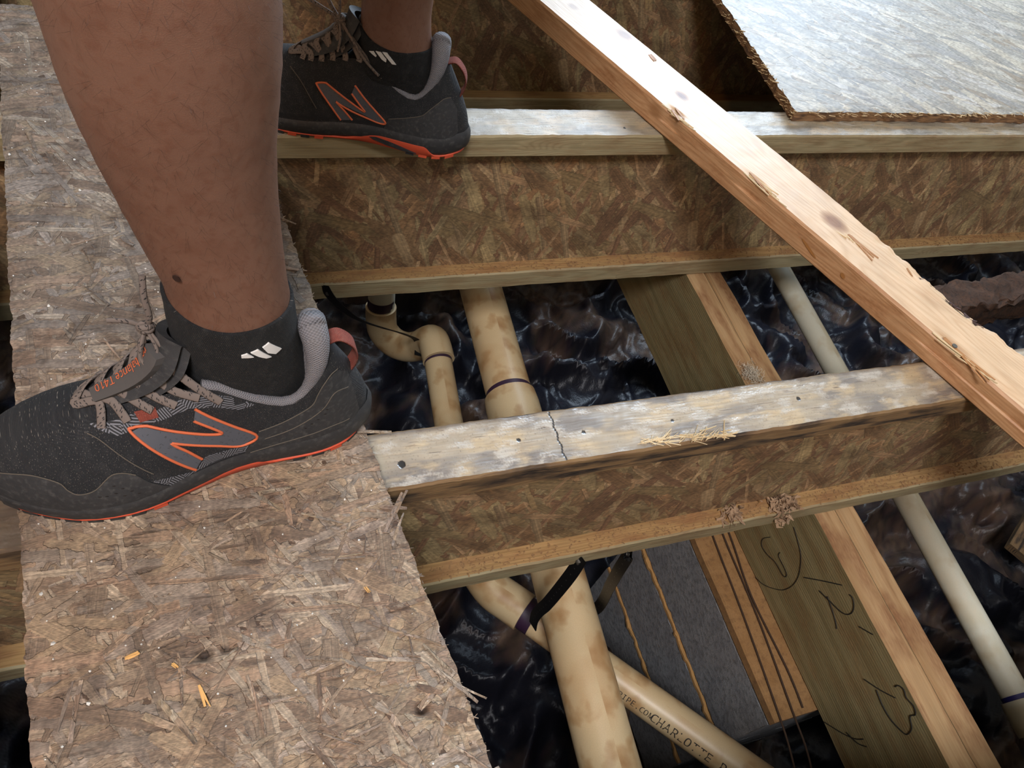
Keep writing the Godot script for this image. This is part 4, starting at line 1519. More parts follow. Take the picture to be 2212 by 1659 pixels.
func spring(s: float) -> float:
	return 0.010 * pow(clampf((s - 0.225) / 0.0725, 0.0, 1.0), 2.0)


func upper_point(near: Array, s: float, t: float, sg: float) -> Vector3:
	var prof := ct(near, s) * 0.985
	var toe := smoothstep(0.19, 0.2975, s)
	var heel := 1.0 - smoothstep(0.0, 0.045, s)
	var b := Vector3(s + 0.003 * heel, 0.010 + spring(s), prof * sg)
	var top := Vector3(ct(TOP_S, s), ct(TOP_H, s), ct(TOP_L, s) * sg)
	var side := 1.0 - maxf(toe, heel)
	var c1 := Vector3(s + 0.006 * toe - 0.007 * heel, lerpf(0.040, 0.030, side) + spring(s) * 0.6, prof * sg * 1.07)
	var c2s := Vector3(top.x, top.y - 0.022, (lerpf(ct(TOP_L, s), prof, 0.62)) * sg)
	var c2t := Vector3(lerpf(top.x, s, 0.62), 0.067 + 0.016 * toe, lerpf(ct(TOP_L, s), prof, 0.72) * sg)
	var c2h := Vector3(0.010 + s * 0.9, 0.066 + 0.01 * (1.0 - heel), prof * sg * 0.92)
	var fan := smoothstep(0.15, 0.215, s)
	var c2 := c2s.lerp(c2t, fan).lerp(c2h, heel)
	return b.bezier_interpolate(c1, c2, top, t)


func make_shoe_shape(xf: Transform3D, near: Array, far: Array) -> Shoe:
	var sh := Shoe.new()
	sh.xf = xf
	sh.near = near
	sh.far = far
	sh.table.resize(Shoe.NS * Shoe.NH)
	sh.table.fill(-0.01)
	var fine := []
	for i in 150:
		fine.append(0.2975 * pow(float(i) / 149, 1.0))
	var prev := []
	for s in fine:
		var line := []
		for k in 49: line.append(upper_point(near, s, k / 48.0, 1.0))
		if prev.size():
			for k in 48:
				_raster(sh, prev[k], prev[k + 1], line[k])
				_raster(sh, prev[k + 1], line[k + 1], line[k])
		prev = line
	# below the upper: straight down
	for i in Shoe.NS:
		for j in range(Shoe.NH - 2, -1, -1):
			if sh.table[i * Shoe.NH + j] < -0.009 and j < 12:
				sh.table[i * Shoe.NH + j] = sh.table[i * Shoe.NH + j + 1]
	return sh


func _raster(sh: Shoe, a: Vector3, b: Vector3, c: Vector3) -> void:
	var den := (b.y - c.y) * (a.x - c.x) + (c.x - b.x) * (a.y - c.y)
	if absf(den) < 1e-12: return
	var i0 := maxi(int(ceil((minf(a.x, minf(b.x, c.x)) - Shoe.S0) / Shoe.STEP)), 0)
	var i1 := mini(int((maxf(a.x, maxf(b.x, c.x)) - Shoe.S0) / Shoe.STEP), Shoe.NS - 1)
	var j0 := maxi(int(ceil(minf(a.y, minf(b.y, c.y)) / Shoe.STEP)), 0)
	var j1 := mini(int(maxf(a.y, maxf(b.y, c.y)) / Shoe.STEP), Shoe.NH - 1)
	for i in range(i0, i1 + 1):
		for j in range(j0, j1 + 1):
			var s := Shoe.S0 + i * Shoe.STEP
			var h := j * Shoe.STEP
			var u := ((b.y - c.y) * (s - c.x) + (c.x - b.x) * (h - c.y)) / den
			var v := ((c.y - a.y) * (s - c.x) + (a.x - c.x) * (h - c.y)) / den
			if u >= -0.001 and v >= -0.001 and u + v <= 1.001:
				var l := u * a.z + v * b.z + (1 - u - v) * c.z
				sh.table[i * Shoe.NH + j] = maxf(sh.table[i * Shoe.NH + j], l)


# A thin piece lying on a curved side: the polygon (in the side's own two coordinates) cut into small cells and lifted by off.
func patch(g: Geo, poly: PackedVector2Array, place: Callable, off: float, cell: float, uvk := 1.0) -> void:
	var lo := poly[0]
	var hi := poly[0]
	for p in poly:
		lo = lo.min(p)
		hi = hi.max(p)
	var x := floorf(lo.x / cell) * cell
	while x < hi.x:
		var y := floorf(lo.y / cell) * cell
		while y < hi.y:
			var sq := PackedVector2Array([Vector2(x, y), Vector2(x + cell, y), Vector2(x + cell, y + cell), Vector2(x, y + cell)])
			for piece in Geometry2D.intersect_polygons(poly, sq):
				var ix := Geometry2D.triangulate_polygon(piece)
				for k in range(0, ix.size(), 3):
					var a: Vector3 = place.call(piece[ix[k]].x, piece[ix[k]].y, off)
					var b: Vector3 = place.call(piece[ix[k + 1]].x, piece[ix[k + 1]].y, off)
					var c: Vector3 = place.call(piece[ix[k + 2]].x, piece[ix[k + 2]].y, off)
					var n := (b - a).cross(c - a)
					if n.length_squared() < 1e-18: continue
					n = n.normalized()
					var m := (piece[ix[k]] + piece[ix[k + 1]] + piece[ix[k + 2]]) / 3.0
					var outw: Vector3 = place.call(m.x, m.y, off + 0.002) - place.call(m.x, m.y, off)
					if n.dot(outw) < 0: n = -n
					g.tri(a, b, c, n, piece[ix[k]] * uvk, piece[ix[k + 1]] * uvk, piece[ix[k + 2]] * uvk)
			y += cell
		x += cell
	# the rim down to the surface
	for k in poly.size():
		var a := poly[k]
		var b := poly[(k + 1) % poly.size()]
		var n := maxi(int((b - a).length() / cell), 1)
		for i in n:
			var p := a.lerp(b, float(i) / n)
			var q := a.lerp(b, float(i + 1) / n)
			var c2 := (lo + hi) / 2
			var out2: Vector3 = place.call(p.x + (p.x - c2.x) * 0.1, p.y + (p.y - c2.y) * 0.1, off) - place.call(p.x, p.y, off)
			g.quad(place.call(p.x, p.y, off), place.call(q.x, q.y, off), place.call(q.x, q.y, -0.0005), place.call(p.x, p.y, -0.0005), out2)


# A thin raised line on a curved side.
func bead(g: Geo, pts: Array, place: Callable, off: float, rad: float, each := 5) -> void:
	var p3 := []
	for q in pts: p3.append(Vector3(q.x, q.y, 0))
	var path := PackedVector3Array()
	for q in smooth_path(p3, each):
		path.append(place.call(q.x, q.y, off))
	tube(g, path, func(_q): return rad, 6)


func pv(a: Array) -> PackedVector2Array:
	var o := PackedVector2Array()
	for k in range(0, a.size(), 2): o.append(Vector2(a[k], a[k + 1]))
	return o


func build_person() -> void:
	var who := thing("person", "person with bare shins in black ankle socks and dark grey and orange trainers", "person", Vector3(0.1, 0.0185, -0.55))
	var f1 := Vector3(-0.9978, 0, 0.067).normalized()
	var near_xf := Transform3D(Basis(f1, Vector3.UP, Vector3(0.067, 0, 0.9978).normalized()), Vector3(0.0914, 0.0192, -0.370))
	var far_xf := Transform3D(Basis(Vector3(-0.945, 0, -0.327).normalized(), Vector3.UP, Vector3(-0.327, 0, 0.945).normalized()), Vector3(0.285, 0.0012, -0.757))
	build_legs(who)
	var a := make_shoe_shape(near_xf, LAT, MED)
	build_shoe(who, a, true)
	var b := make_shoe_shape(far_xf, MED, LAT)
	build_shoe(who, b, false)


func ring_of(near: Array, far: Array, lift: Callable) -> PackedVector3Array:
	var row := PackedVector3Array()
	for k in STATIONS.size():
		row.append(lift.call(STATIONS[k], ct(near, STATIONS[k]), 1.0))
	for k in range(STATIONS.size() - 2, -1, -1):
		row.append(lift.call(STATIONS[k], ct(far, STATIONS[k]), -1.0))
	return row


# outline point pushed outwards by d
func outline(near: Array, far: Array, s: float, sg: float, d: float) -> Vector2:
	var p := near if sg > 0 else far
	var e := 0.002
	var a := Vector2(maxf(s - e, 0.0), ct(p, maxf(s - e, 0.0)))
	var b := Vector2(minf(s + e, 0.2975), ct(p, minf(s + e, 0.2975)))
	var n := Vector2(a.y - b.y, b.x - a.x).normalized()
	if s < 0.0008: n = Vector2(-1, 0)
	if s > 0.2965: n = Vector2(1, 0)
	var q := Vector2(s, ct(p, s)) + n * d
	return Vector2(q.x, maxf(q.y, 0.0) * sg)


func build_shoe(who: Node3D, sh: Shoe, is_near: bool) -> void:
	var xf := sh.xf
	var shoe := Node3D.new()
	shoe.name = "shoe"
	who.add_child(shoe, true)
	shoe.set_meta("label", "near trainer standing on the OSB strip" if is_near else "rear trainer standing on the second joist")
	# ---- upper: a loft from the sole line to the collar and the lacing edge
	var rows := []
	var uvs := []
	for k in 17:
		var t := k / 16.0
		var row := PackedVector3Array()
		var ur := PackedVector2Array()
		for i in STATIONS.size():
			var p := upper_point(sh.near, STATIONS[i], t, 1.0)
			row.append(xf * p)
			ur.append(Vector2(p.x, p.y + p.z * 0.3))
		for i in range(STATIONS.size() - 2, -1, -1):
			var p := upper_point(sh.far, STATIONS[i], t, -1.0)
			row.append(xf * p)
			ur.append(Vector2(p.x, p.y - p.z * 0.3))
		rows.append(row)
		uvs.append(ur)
	var g := geo(M.shoe_mesh)
	g.grid(rows, uvs, xf * Vector3(0.13, 0.03, 0), false, true)
	part(shoe, "upper", g)
	# ---- midsole: dark rubber band bulging round the foot
	rows = []
	uvs = []
	for q in [[0.0035, -0.004], [0.0045, -0.0005], [0.010, 0.0018], [0.018, 0.0022], [0.025, 0.0012], [0.030, -0.0022]]:
		var row := PackedVector3Array()
		var ur := PackedVector2Array()
		for pass_ in 2:
			var sg := 1.0 if pass_ == 0 else -1.0
			for i in STATIONS.size():
				var s: float = STATIONS[i if pass_ == 0 else STATIONS.size() - 1 - i]
				if pass_ == 1 and i == 0: continue
				var o := outline(sh.near, sh.far, s, sg, q[1] + 0.0025 * (1.0 - smoothstep(0.0, 0.03, s)) * (1.0 if q[0] > 0.005 else 0.0))
				var tall := lerpf(1.08, 0.72, smoothstep(0.05, 0.26, s))
				row.append(xf * Vector3(o.x, q[0] * tall + spring(s) + 0.004 * exp(-pow((s - 0.12) / 0.03, 2.0)) * (1.0 if q[0] < 0.006 else 0.0), o.y))
				ur.append(Vector2(s, q[0]))
		rows.append(row)
		uvs.append(ur)
	g = geo(M.shoe_rubber)
	g.grid(rows, uvs, xf * Vector3(0.13, 0.015, 0), false, true)
	part(shoe, "midsole", g)
	# ---- outsole: orange, climbing the side at the arch
	rows = []
	uvs = []
	var top_row := PackedVector3Array()
	for q in 4:
		var row := PackedVector3Array()
		var ur := PackedVector2Array()
		for pass_ in 2:
			var sg := 1.0 if pass_ == 0 else -1.0
			for i in 90:
				var u := i / 89.0
				var s := 0.2975 * (0.5 + 0.5 * cos(PI * u)) if pass_ == 0 else 0.2975 * (0.5 - 0.5 * cos(PI * u))
				if pass_ == 1 and i == 0: continue
				var climb := arch(s, is_near)
				var hh: float = [0.0012, 0.0018, 0.0040 + climb, 0.0046 + climb][q]
				var dd: float = [-0.006, 0.0002, 0.0006 + minf(climb * 0.28, 0.0024), -0.0010 + minf(climb * 0.2, 0.001)][q]
				var o := outline(sh.near, sh.far, s, sg, dd)
				row.append(xf * Vector3(o.x, hh + spring(s), o.y))
				ur.append(Vector2(s, hh))
		rows.append(row)
		uvs.append(ur)
	g = geo(M.shoe_orange)
	g.grid(rows, uvs, xf * Vector3(0.13, 0.006, 0), false, true)
	# underside
	var bottom := PackedVector3Array(rows[0])
	g.fan(bottom, xf * Vector3(0.14, 0.0012, 0.004), -xf.basis.y)
	part(shoe, "outsole", g, "orange outsole")
	# ---- lugs along the near edge
	var lug_at := [0.018, 0.034, 0.050, 0.066, 0.176, 0.192, 0.207, 0.222, 0.237, 0.251, 0.264, 0.276]
	for k in lug_at.size():
		var s: float = lug_at[k]
		g = geo(M.shoe_orange if (k % 3 == 1 and s < 0.2) or (not is_near and k % 2 == 0) else M.shoe_rubber)
		var c := [outline(sh.near, sh.far, s - 0.005, 1.0, 0.0008), outline(sh.near, sh.far, s + 0.005, 1.0, 0.0008), outline(sh.near, sh.far, s + 0.004, 1.0, -0.010), outline(sh.near, sh.far, s - 0.004, 1.0, -0.010)]
		var lo := PackedVector3Array()
		var up := PackedVector3Array()
		for q in c:
			lo.append(xf * Vector3(q.x, -0.0004 + spring(s), q.y))
			up.append(xf * Vector3(q.x, 0.0034 + spring(s), q.y))
		for i in 4:
			var j := (i + 1) % 4
			g.quad(lo[i], lo[j], up[j], up[i], (lo[i] + lo[j]) / 2 - (lo[0] + lo[1] + lo[2] + lo[3]) / 4)
		g.fan(lo, (lo[0] + lo[1] + lo[2] + lo[3]) / 4, -xf.basis.y)
		part(shoe, "lug", g)
	if not is_near:
		# the dark hollow in the orange arch
		g = geo(M.shoe_rubber)
		patch(g, pv([0.058, 0.0045, 0.075, 0.0085, 0.092, 0.0122, 0.108, 0.0142, 0.118, 0.0128, 0.112, 0.0095, 0.096, 0.0065, 0.075, 0.0040]), func(s, h, off):
			var o := outline(sh.near, sh.far, s, 1.0, 0.0016 + off)
			return xf * Vector3(o.x, h, o.y), 0.0012, 0.004)
		part(shoe, "arch_hollow", g, "dark hollow in the orange arch")
	# ---- collar: a padded roll round the opening, thick behind
	var loop := []
	for k in range(STATIONS.size() - 1, -1, -1):
		if STATIONS[k] <= 0.1285: loop.append(STATIONS[k])
	var path := PackedVector3Array()
	var girth := []
	for k in range(loop.size() - 1, -1, -1):
		var p := upper_point(sh.near, loop[k], 1.0, 1.0)
		path.append(xf * (p + Vector3(0, -0.001, -0.004)))
		girth.append(loop[k])
	for k in range(1, loop.size()):
		var p := upper_point(sh.far, loop[k], 1.0, -1.0)
		path.append(xf * (p + Vector3(0, -0.001, 0.004)))
		girth.append(loop[k])
	g = geo(M.shoe_lining)
	var gn := girth.size()
	tube(g, path, func(q): return 0.0042 + 0.0068 * (1.0 - smoothstep(0.0, 0.05, girth[int(round(q * (gn - 1)))])), 14)
	# the lining inside
	rows = []
	uvs = []
	for k in 9:
		var t := k / 8.0
		var row := PackedVector3Array()
		var ur := PackedVector2Array()
		for i in path.size():
			var p := xf.affine_inverse() * path[i]
			var low := Vector3(lerpf(p.x, 0.075, 0.12), 0.03, p.z * 0.96)
			var q := p.lerp(low, t)
			q.x -= sin(PI * t) * 0.004 * (1.0 - smoothstep(0.0, 0.05, girth[i])) * -2.0
			row.append(xf * q)
			ur.append(Vector2(i * 0.004, t * 0.06))
		rows.append(row)
		uvs.append(ur)
	g.grid(rows, uvs, xf * Vector3(0.08, 0.3, 0), true)
	part(shoe, "collar", g, "soft grey padded collar")
	# ---- insole
	g = geo(M.shoe_lining)
	var ring := PackedVector3Array()
	for k in 24:
		ring.append(xf * Vector3(0.085 + 0.06 * cos(TAU * k / 24), 0.032, 0.030 * sin(TAU * k / 24)))
	g.fan(ring, xf * Vector3(0.085, 0.032, 0), Vector3.UP)
	part(shoe, "insole", g)
	# ---- tongue
	var spine := [Vector3(0.222, 0.078, 0), Vector3(0.205, 0.0885, 0), Vector3(0.19, 0.0985, 0), Vector3(0.175, 0.1095, 0), Vector3(0.163, 0.122, 0), Vector3(0.155, 0.136, 0), Vector3(0.151, 0.150, 0)]
	var sp := smooth_path(spine, 4)
	rows = []
	uvs = []
	for i in sp.size():
		var t := float(i) / (sp.size() - 1)
		var w := lerpf(0.0115, 0.0220, smoothstep(0.0, 0.6, t) - 0.8 * smoothstep(0.72, 1.0, t))
		var row := PackedVector3Array()
		var ur := PackedVector2Array()
		for j in 13:
			var u := j / 6.0 - 1.0
			row.append(xf * (sp[i] + Vector3(-u * u * lerpf(0.002, 0.014, t), -u * u * lerpf(0.004, 0.007, t), u * w)))
			ur.append(Vector2(t * 0.1, u * w))
		rows.append(row)
		uvs.append(ur)
	var back := []
	for i in rows.size():
		var row := PackedVector3Array()
		for p in rows[i]: row.append(p + xf.basis * Vector3(-0.006, -0.005, 0))
		back.append(row)
	g = geo(M.shoe_overlay)
	g.grid(rows, uvs, xf.basis * Vector3(0.6, 0.8, 0), true)
	g.grid(back, uvs, xf.basis * Vector3(-0.6, -0.8, 0), true)
	g.grid([rows[rows.size() - 1], back[rows.size() - 1]], [uvs[0], uvs[0]], Vector3.UP, true)
	part(shoe, "tongue", g)
	var on_tongue := func(t: float, u: float, off: float) -> Vector3:
		var f := clampf(t, 0.0, 1.0) * (sp.size() - 1)
		var i := mini(int(f), sp.size() - 2)
		var c := sp[i].lerp(sp[i + 1], f - i)
		var w := lerpf(0.0115, 0.0220, smoothstep(0.0, 0.6, t) - 0.8 * smoothstep(0.72, 1.0, t))
		var d := (sp[i + 1] - sp[i]).normalized()
		var n := Vector3(-d.y, d.x, 0) * -1.0
		return xf * (c + Vector3(-u * u * lerpf(0.002, 0.014, t), -u * u * lerpf(0.004, 0.007, t), u * w) + n * off + Vector3(0, 0, u * off * 0.7))
	# ---- laces
	lacing(shoe, sh, on_tongue, is_near)
	# ---- overlays and marks on the near side
	var side := func(s: float, h: float, off: float) -> Vector3: return sh.on(s, h, off)
	marks(shoe, sh, side, is_near)
	# ---- pull loop at the heel
	g = geo(M.loop_weave)
	var lp := smooth_path([Vector3(0.036, 0.112, 0), Vector3(0.027, 0.1145, 0), Vector3(0.017, 0.105, 0), Vector3(0.0125, 0.093, 0), Vector3(0.0135, 0.082, 0), Vector3(0.019, 0.069, 0)], 6)
	rows = []
	uvs = []
	for i in lp.size():
		var t := (lp[mini(i + 1, lp.size() - 1)] - lp[maxi(i - 1, 0)]).normalized()
		var n := Vector3(-t.y, t.x, 0)
		var row := PackedVector3Array()
		for q in [Vector2(-1, -1), Vector2(1, -1), Vector2(1, 1), Vector2(-1, 1), Vector2(-1, -1)]:
			row.append(xf * (lp[i] + Vector3(0, 0, q.x * 0.0065) + n * q.y * 0.0009))
		rows.append(row)
		uvs.append(PackedVector2Array([Vector2(i * 0.002, 0), Vector2(i * 0.002, 0.013), Vector2(i * 0.002, 0.014), Vector2(i * 0.002, 0.027), Vector2(i * 0.002, 0.028)]))
	_tube_grid(g, rows, uvs, PackedVector3Array([xf * lp[0]]))
	part(shoe, "pull_loop", g, "woven orange and black heel loop")


func arch(s: float, is_near: bool) -> float:
	if is_near:
		return 0.0085 * smoothstep(0.085, 0.10, s) * (1.0 - smoothstep(0.105, 0.185, s))
	return 0.0125 * smoothstep(0.035, 0.050, s) * (1.0 - smoothstep(0.10, 0.15, s))


func lacing(shoe: Node3D, sh: Shoe, on_tongue: Callable, is_near: bool) -> void:
	var xf := sh.xf
	var eyelet := func(s: float, sg: float) -> Vector3:
		var prof := sh.near if sg > 0 else sh.far
		var p := upper_point(prof, s, 0.955, sg)
		var q := upper_point(prof, s, 0.90, sg)
		return p.lerp(q, 0.3) + Vector3(0.0, 0.0022, 0.0012 * sg)
	var ss := [0.208, 0.192, 0.176, 0.161, 0.146, 0.131]
	var row := pv([0.1999, 0.0784, 0.1822, 0.0823, 0.1646, 0.0900, 0.1487, 0.0935, 0.1326, 0.0985, 0.1190, 0.0925])
	var tt := [0.14, 0.30, 0.45, 0.60, 0.74]
	for k in 5:
		for sg in [1.0, -1.0]:
			var a: Vector3 = xf * eyelet.call(ss[k], sg)
			var b: Vector3 = xf * eyelet.call(ss[k + 1], -sg)
			if is_near and sg > 0:
				a = sh.on(row[k].x, row[k].y, 0.0018)
			elif is_near:
				b = sh.on(row[k + 1].x, row[k + 1].y, 0.0018)
			var edge: Vector3 = xf * (upper_point(sh.near if sg > 0 else sh.far, ss[k], 1.0, sg) + Vector3(0.001, 0.004, -0.001 * sg))
			var edge2: Vector3 = xf * (upper_point(sh.near if sg < 0 else sh.far, ss[k + 1], 1.0, -sg) + Vector3(0.001, 0.004, 0.001 * sg))
			var lift := 0.0035 if sg > 0 else 0.0018
			var m0: Vector3 = on_tongue.call(tt[k] - 0.05, 0.42 * sg, lift)
			var m1: Vector3 = on_tongue.call(tt[k], 0.0, lift + 0.001)
			var m2: Vector3 = on_tongue.call(tt[k] + 0.06, -0.42 * sg, lift)
			var g := geo(M.lace)
			var across := xf.basis * Vector3(0.75, -0.55, 0.2)
			tube(g, smooth_path([a, edge, m0, m1, m2, edge2, b], 5), func(_q): return 0.0034, 8, true, 0.28, across)
			part(shoe, "lace", g)
	# knot and bow at the top of the tongue
	var kp: Vector3 = xf.affine_inverse() * on_tongue.call(0.97 if is_near else 0.82, -0.1 if is_near else 0.25, 0.006)
	var g := geo(M.lace)
	var bows := []
	if is_near:
		bows = [[Vector3(0, 0, 0), Vector3(0.004, -0.008, 0.006), Vector3(0.007, -0.020, 0.010), Vector3(0.002, -0.024, 0.014), Vector3(-0.004, -0.014, 0.010), Vector3(-0.001, -0.002, 0.003)],
			[Vector3(0, 0, 0), Vector3(0.010, 0.006, -0.002), Vector3(0.022, 0.007, -0.004)],
			[Vector3(0, 0, 0), Vector3(-0.004, 0.012, 0.002), Vector3(-0.004, 0.030, 0.0), Vector3(-0.006, 0.046, -0.004)],
			[Vector3(0, 0, 0), Vector3(-0.008, -0.014, 0.010), Vector3(-0.010, -0.026, 0.014)]]
	else:
		bows = [[Vector3(0, 0, 0), Vector3(0.008, 0.016, 0.006), Vector3(0.014, 0.034, 0.010), Vector3(0.008, 0.042, 0.012), Vector3(-0.001, 0.030, 0.012), Vector3(-0.001, 0.010, 0.006), Vector3(0, 0, 0.002)],
			[Vector3(0, 0, 0), Vector3(0.018, 0.012, 0.006), Vector3(0.036, 0.022, 0.010)],
			[Vector3(0, 0, 0), Vector3(-0.016, -0.012, 0.014), Vector3(-0.034, -0.030, 0.022), Vector3(-0.050, -0.042, 0.026)],
			[Vector3(0, 0, 0.002), Vector3(-0.004, -0.012, 0.014), Vector3(-0.002, -0.028, 0.018)],
			[Vector3(0, 0, 0.002), Vector3(-0.018, -0.014, 0.012), Vector3(-0.038, -0.032, 0.019), Vector3(-0.053, -0.046, 0.023)]]
	for b in bows:
		var pts := []
		for q in b: pts.append(xf * (kp + q))
		tube(g, smooth_path(pts, 8), func(_q): return 0.0021, 8, true, 0.65)
	for a in 3:
		var pts := []
		for k in 7:
			var w := TAU * k / 6.0 + a
			pts.append(xf * (kp + Vector3(cos(w) * 0.0045, sin(w) * 0.0045 * (1 if a != 1 else 0), sin(w) * 0.004 * (0 if a == 0 else 1))))
		tube(g, smooth_path(pts, 4), func(_q): return 0.0024, 8, true, 0.7)
	part(shoe, "bow", g, "tied lace bow")
	# ---- label strip up the middle of the tongue
	g = geo(M.label_tab)
	var u0 := 0.12 if is_near else -0.24
	var u1 := 0.70 if is_near else 0.24
	patch(g, pv([0.22, u0, 0.84, u0, 0.84, u1, 0.22, u1]), func(t, u, off): return on_tongue.call(t, u, off), 0.0058, 0.06)
	if is_near:
		for q in [["new balance", 0.83, 0.0070], ["T410", 0.42, 0.0070]]:
			var tm := TextMesh.new()
			var f := SystemFont.new()
			f.font_names = PackedStringArray(["Droid Sans"])
			tm.font = f
			tm.text = q[0]
			tm.font_size = 32
			tm.pixel_size = q[2] / 32.0
			tm.depth = 0.0
			tm.horizontal_alignment = HORIZONTAL_ALIGNMENT_LEFT
			tm.curve_step = 2.0
			bend_text(g.use(M.letter_orange), tm, func(v: Vector2) -> Vector3: return on_tongue.call(q[1] - v.x / 0.100, 0.27 + v.y / 0.020, 0.0064), xf.basis * Vector3(0.5, 0.7, 0.5))
	part(shoe, "label_tab", g, "dark strip with orange letters" if is_near else "dark strip on the tongue")


func marks(shoe: Node3D, sh: Shoe, side: Callable, is_near: bool) -> void:
	var g: Geo
	if is_near:
		g = geo(M.shoe_maze)
		patch(g, pv([0.2078, 0.0799, 0.2008, 0.0771, 0.1913, 0.0741, 0.1837, 0.0760, 0.1756, 0.0805, 0.1611, 0.0825, 0.1404, 0.0900, 0.1234, 0.0880, 0.1080, 0.0800, 0.0953, 0.0800, 0.1062, 0.0905, 0.1235, 0.1000, 0.1464, 0.0970, 0.1632, 0.0894, 0.1787, 0.0865, 0.1914, 0.0822]), side, 0.0003, 0.005)
		part(shoe, "eyestay", g, "grey lined lacing panel")
		g = geo(M.shoe_maze)
		patch(g, pv([0.1766, 0.0363, 0.1646, 0.0239, 0.1313, 0.0300, 0.1039, 0.0300, 0.0772, 0.0324, 0.0958, 0.0460, 0.1102, 0.0376, 0.1370, 0.0401, 0.1454, 0.0278]), side, 0.0003, 0.005)
		part(shoe, "lined_panel", g, "grey lined panel over the arch")
		g = geo(M.shoe_overlay)
		patch(g, pv([0.2880, 0.0330, 0.2716, 0.0474, 0.2598, 0.0502, 0.2487, 0.0508, 0.2353, 0.0472, 0.2311, 0.0416, 0.2263, 0.0378, 0.2194, 0.0381, 0.2129, 0.0409, 0.2044, 0.0480, 0.1991, 0.0506, 0.1922, 0.0498, 0.1857, 0.0463, 0.1769, 0.0348, 0.1602, 0.0190, 0.1330, 0.0165, 0.2000, 0.0125, 0.2500, 0.0130, 0.2880, 0.0200]), side, 0.0006, 0.004)
		part(shoe, "toe_guard", g, "smooth dark guard with a wavy top edge")
		g = geo(M.shoe_overlay)
		patch(g, pv([0.0953, 0.0512, 0.0742, 0.0558, 0.0541, 0.0669, 0.0480, 0.0790, 0.0434, 0.0871, 0.0371, 0.0915, 0.0306, 0.0905, 0.0215, 0.0800, 0.0165, 0.0600, 0.0120, 0.0350, 0.0180, 0.0260, 0.0600, 0.0230, 0.1100, 0.0260]), side, 0.0006, 0.004)
		part(shoe, "heel_counter", g, "dark heel panel")
		g = geo(M.letter_fill)
		patch(g, pv([0.1458, 0.0297, 0.1827, 0.0756, 0.1736, 0.0794, 0.1256, 0.0608, 0.1217, 0.0611, 0.1395, 0.0788, 0.1371, 0.0880, 0.0971, 0.0465, 0.1100, 0.0395, 0.1559, 0.0626, 0.1398, 0.0391]), side, 0.0006, 0.003)
		part(shoe, "side_letter", g, "grey flecked letter N")
		g = geo(M.letter_orange)
		bead(g, pv([0.1458, 0.0297, 0.1659, 0.0560, 0.1820, 0.0758, 0.1802, 0.0785, 0.1736, 0.0795, 0.1678, 0.0787, 0.1511, 0.0719, 0.1301, 0.0622, 0.1220, 0.0604, 0.1290, 0.0690, 0.1395, 0.0788]), side, 0.0004, 0.0012)
		part(shoe, "letter_outline", g, "orange outline of the letter")
		g = geo(M.letter_orange)
		bead(g, pv([0.1398, 0.0391, 0.1481, 0.0520, 0.1569, 0.0624, 0.1541, 0.0622, 0.1291, 0.0490, 0.1104, 0.0396, 0.0972, 0.0465, 0.1139, 0.0650, 0.1371, 0.0890]), side, 0.0004, 0.0012)
		part(shoe, "letter_outline", g, "orange outline of the letter")
		g = geo(M.loop_weave)
		patch(g, pv([0.1770, 0.0880, 0.1626, 0.0922, 0.1618, 0.0853, 0.1744, 0.0820]), side, 0.0010, 0.004)
		part(shoe, "lace_loop", g, "small orange woven lace loop")
		for line in [[0.0953, 0.0516, 0.0742, 0.0560, 0.0541, 0.0671, 0.0480, 0.0790, 0.0434, 0.0873, 0.0371, 0.0925, 0.0306, 0.0915], [0.0223, 0.0686, 0.0350, 0.0735, 0.0459, 0.0603, 0.0692, 0.0462, 0.0920, 0.0412], [0.0222, 0.0347, 0.0390, 0.0372, 0.0758, 0.0319, 0.1041, 0.0276], [0.2100, 0.0760, 0.2031, 0.0728, 0.1956, 0.0660, 0.1822, 0.0514, 0.1741, 0.0425], [0.2716, 0.0470, 0.2598, 0.0500, 0.2487, 0.0506, 0.2353, 0.0470, 0.2311, 0.0414, 0.2263, 0.0376, 0.2194, 0.0379, 0.2129, 0.0407, 0.2044, 0.0478, 0.1991, 0.0504, 0.1922, 0.0496, 0.1857, 0.0461]]:
			g = geo(M.seam)
			bead(g, pv(line), side, 0.0006, 0.00045)
			part(shoe, "seam", g)
		g = geo(M.crack)
		for q in [[0.2012, 0.0413], [0.1960, 0.0377], [0.1908, 0.0333], [0.2014, 0.0346], [0.1962, 0.0306], [0.1867, 0.0291], [0.2122, 0.0336], [0.2076, 0.0333], [0.0595, 0.0438], [0.0543, 0.0474], [0.0491, 0.0509], [0.0431, 0.0549], [0.0459, 0.0603], [0.0415, 0.0594]]:
			patch(g, pv([q[0] - 0.0012, q[1], q[0], q[1] + 0.0005, q[0] + 0.0012, q[1] + 0.0004, q[0], q[1] - 0.0004]), side, 0.0009, 0.004)
		part(shoe, "perforations", g, "", "stuff")
	else:
		g = geo(M.shoe_overlay)
		patch(g, pv([0.0952, 0.0419, 0.0736, 0.0487, 0.0571, 0.0555, 0.0486, 0.0647, 0.0402, 0.0737, 0.0339, 0.0786, 0.0269, 0.0783, 0.0180, 0.0640, 0.0120, 0.0350, 0.0180, 0.0280, 0.0600, 0.0250, 0.1000, 0.0280]), side, 0.0006, 0.004)
		part(shoe, "heel_counter", g, "dark heel panel")
		g = geo(M.letter_fill)
		patch(g, pv([0.1513, 0.0282, 0.1806, 0.0672, 0.1713, 0.0699, 0.1238, 0.0435, 0.1402, 0.0634, 0.1370, 0.0740, 0.1190, 0.0551, 0.0982, 0.0354, 0.1064, 0.0332, 0.1569, 0.0502, 0.1381, 0.0301]), side, 0.0006, 0.003)
		part(shoe, "side_letter", g, "grey flecked letter N")
		g = geo(M.letter_orange)
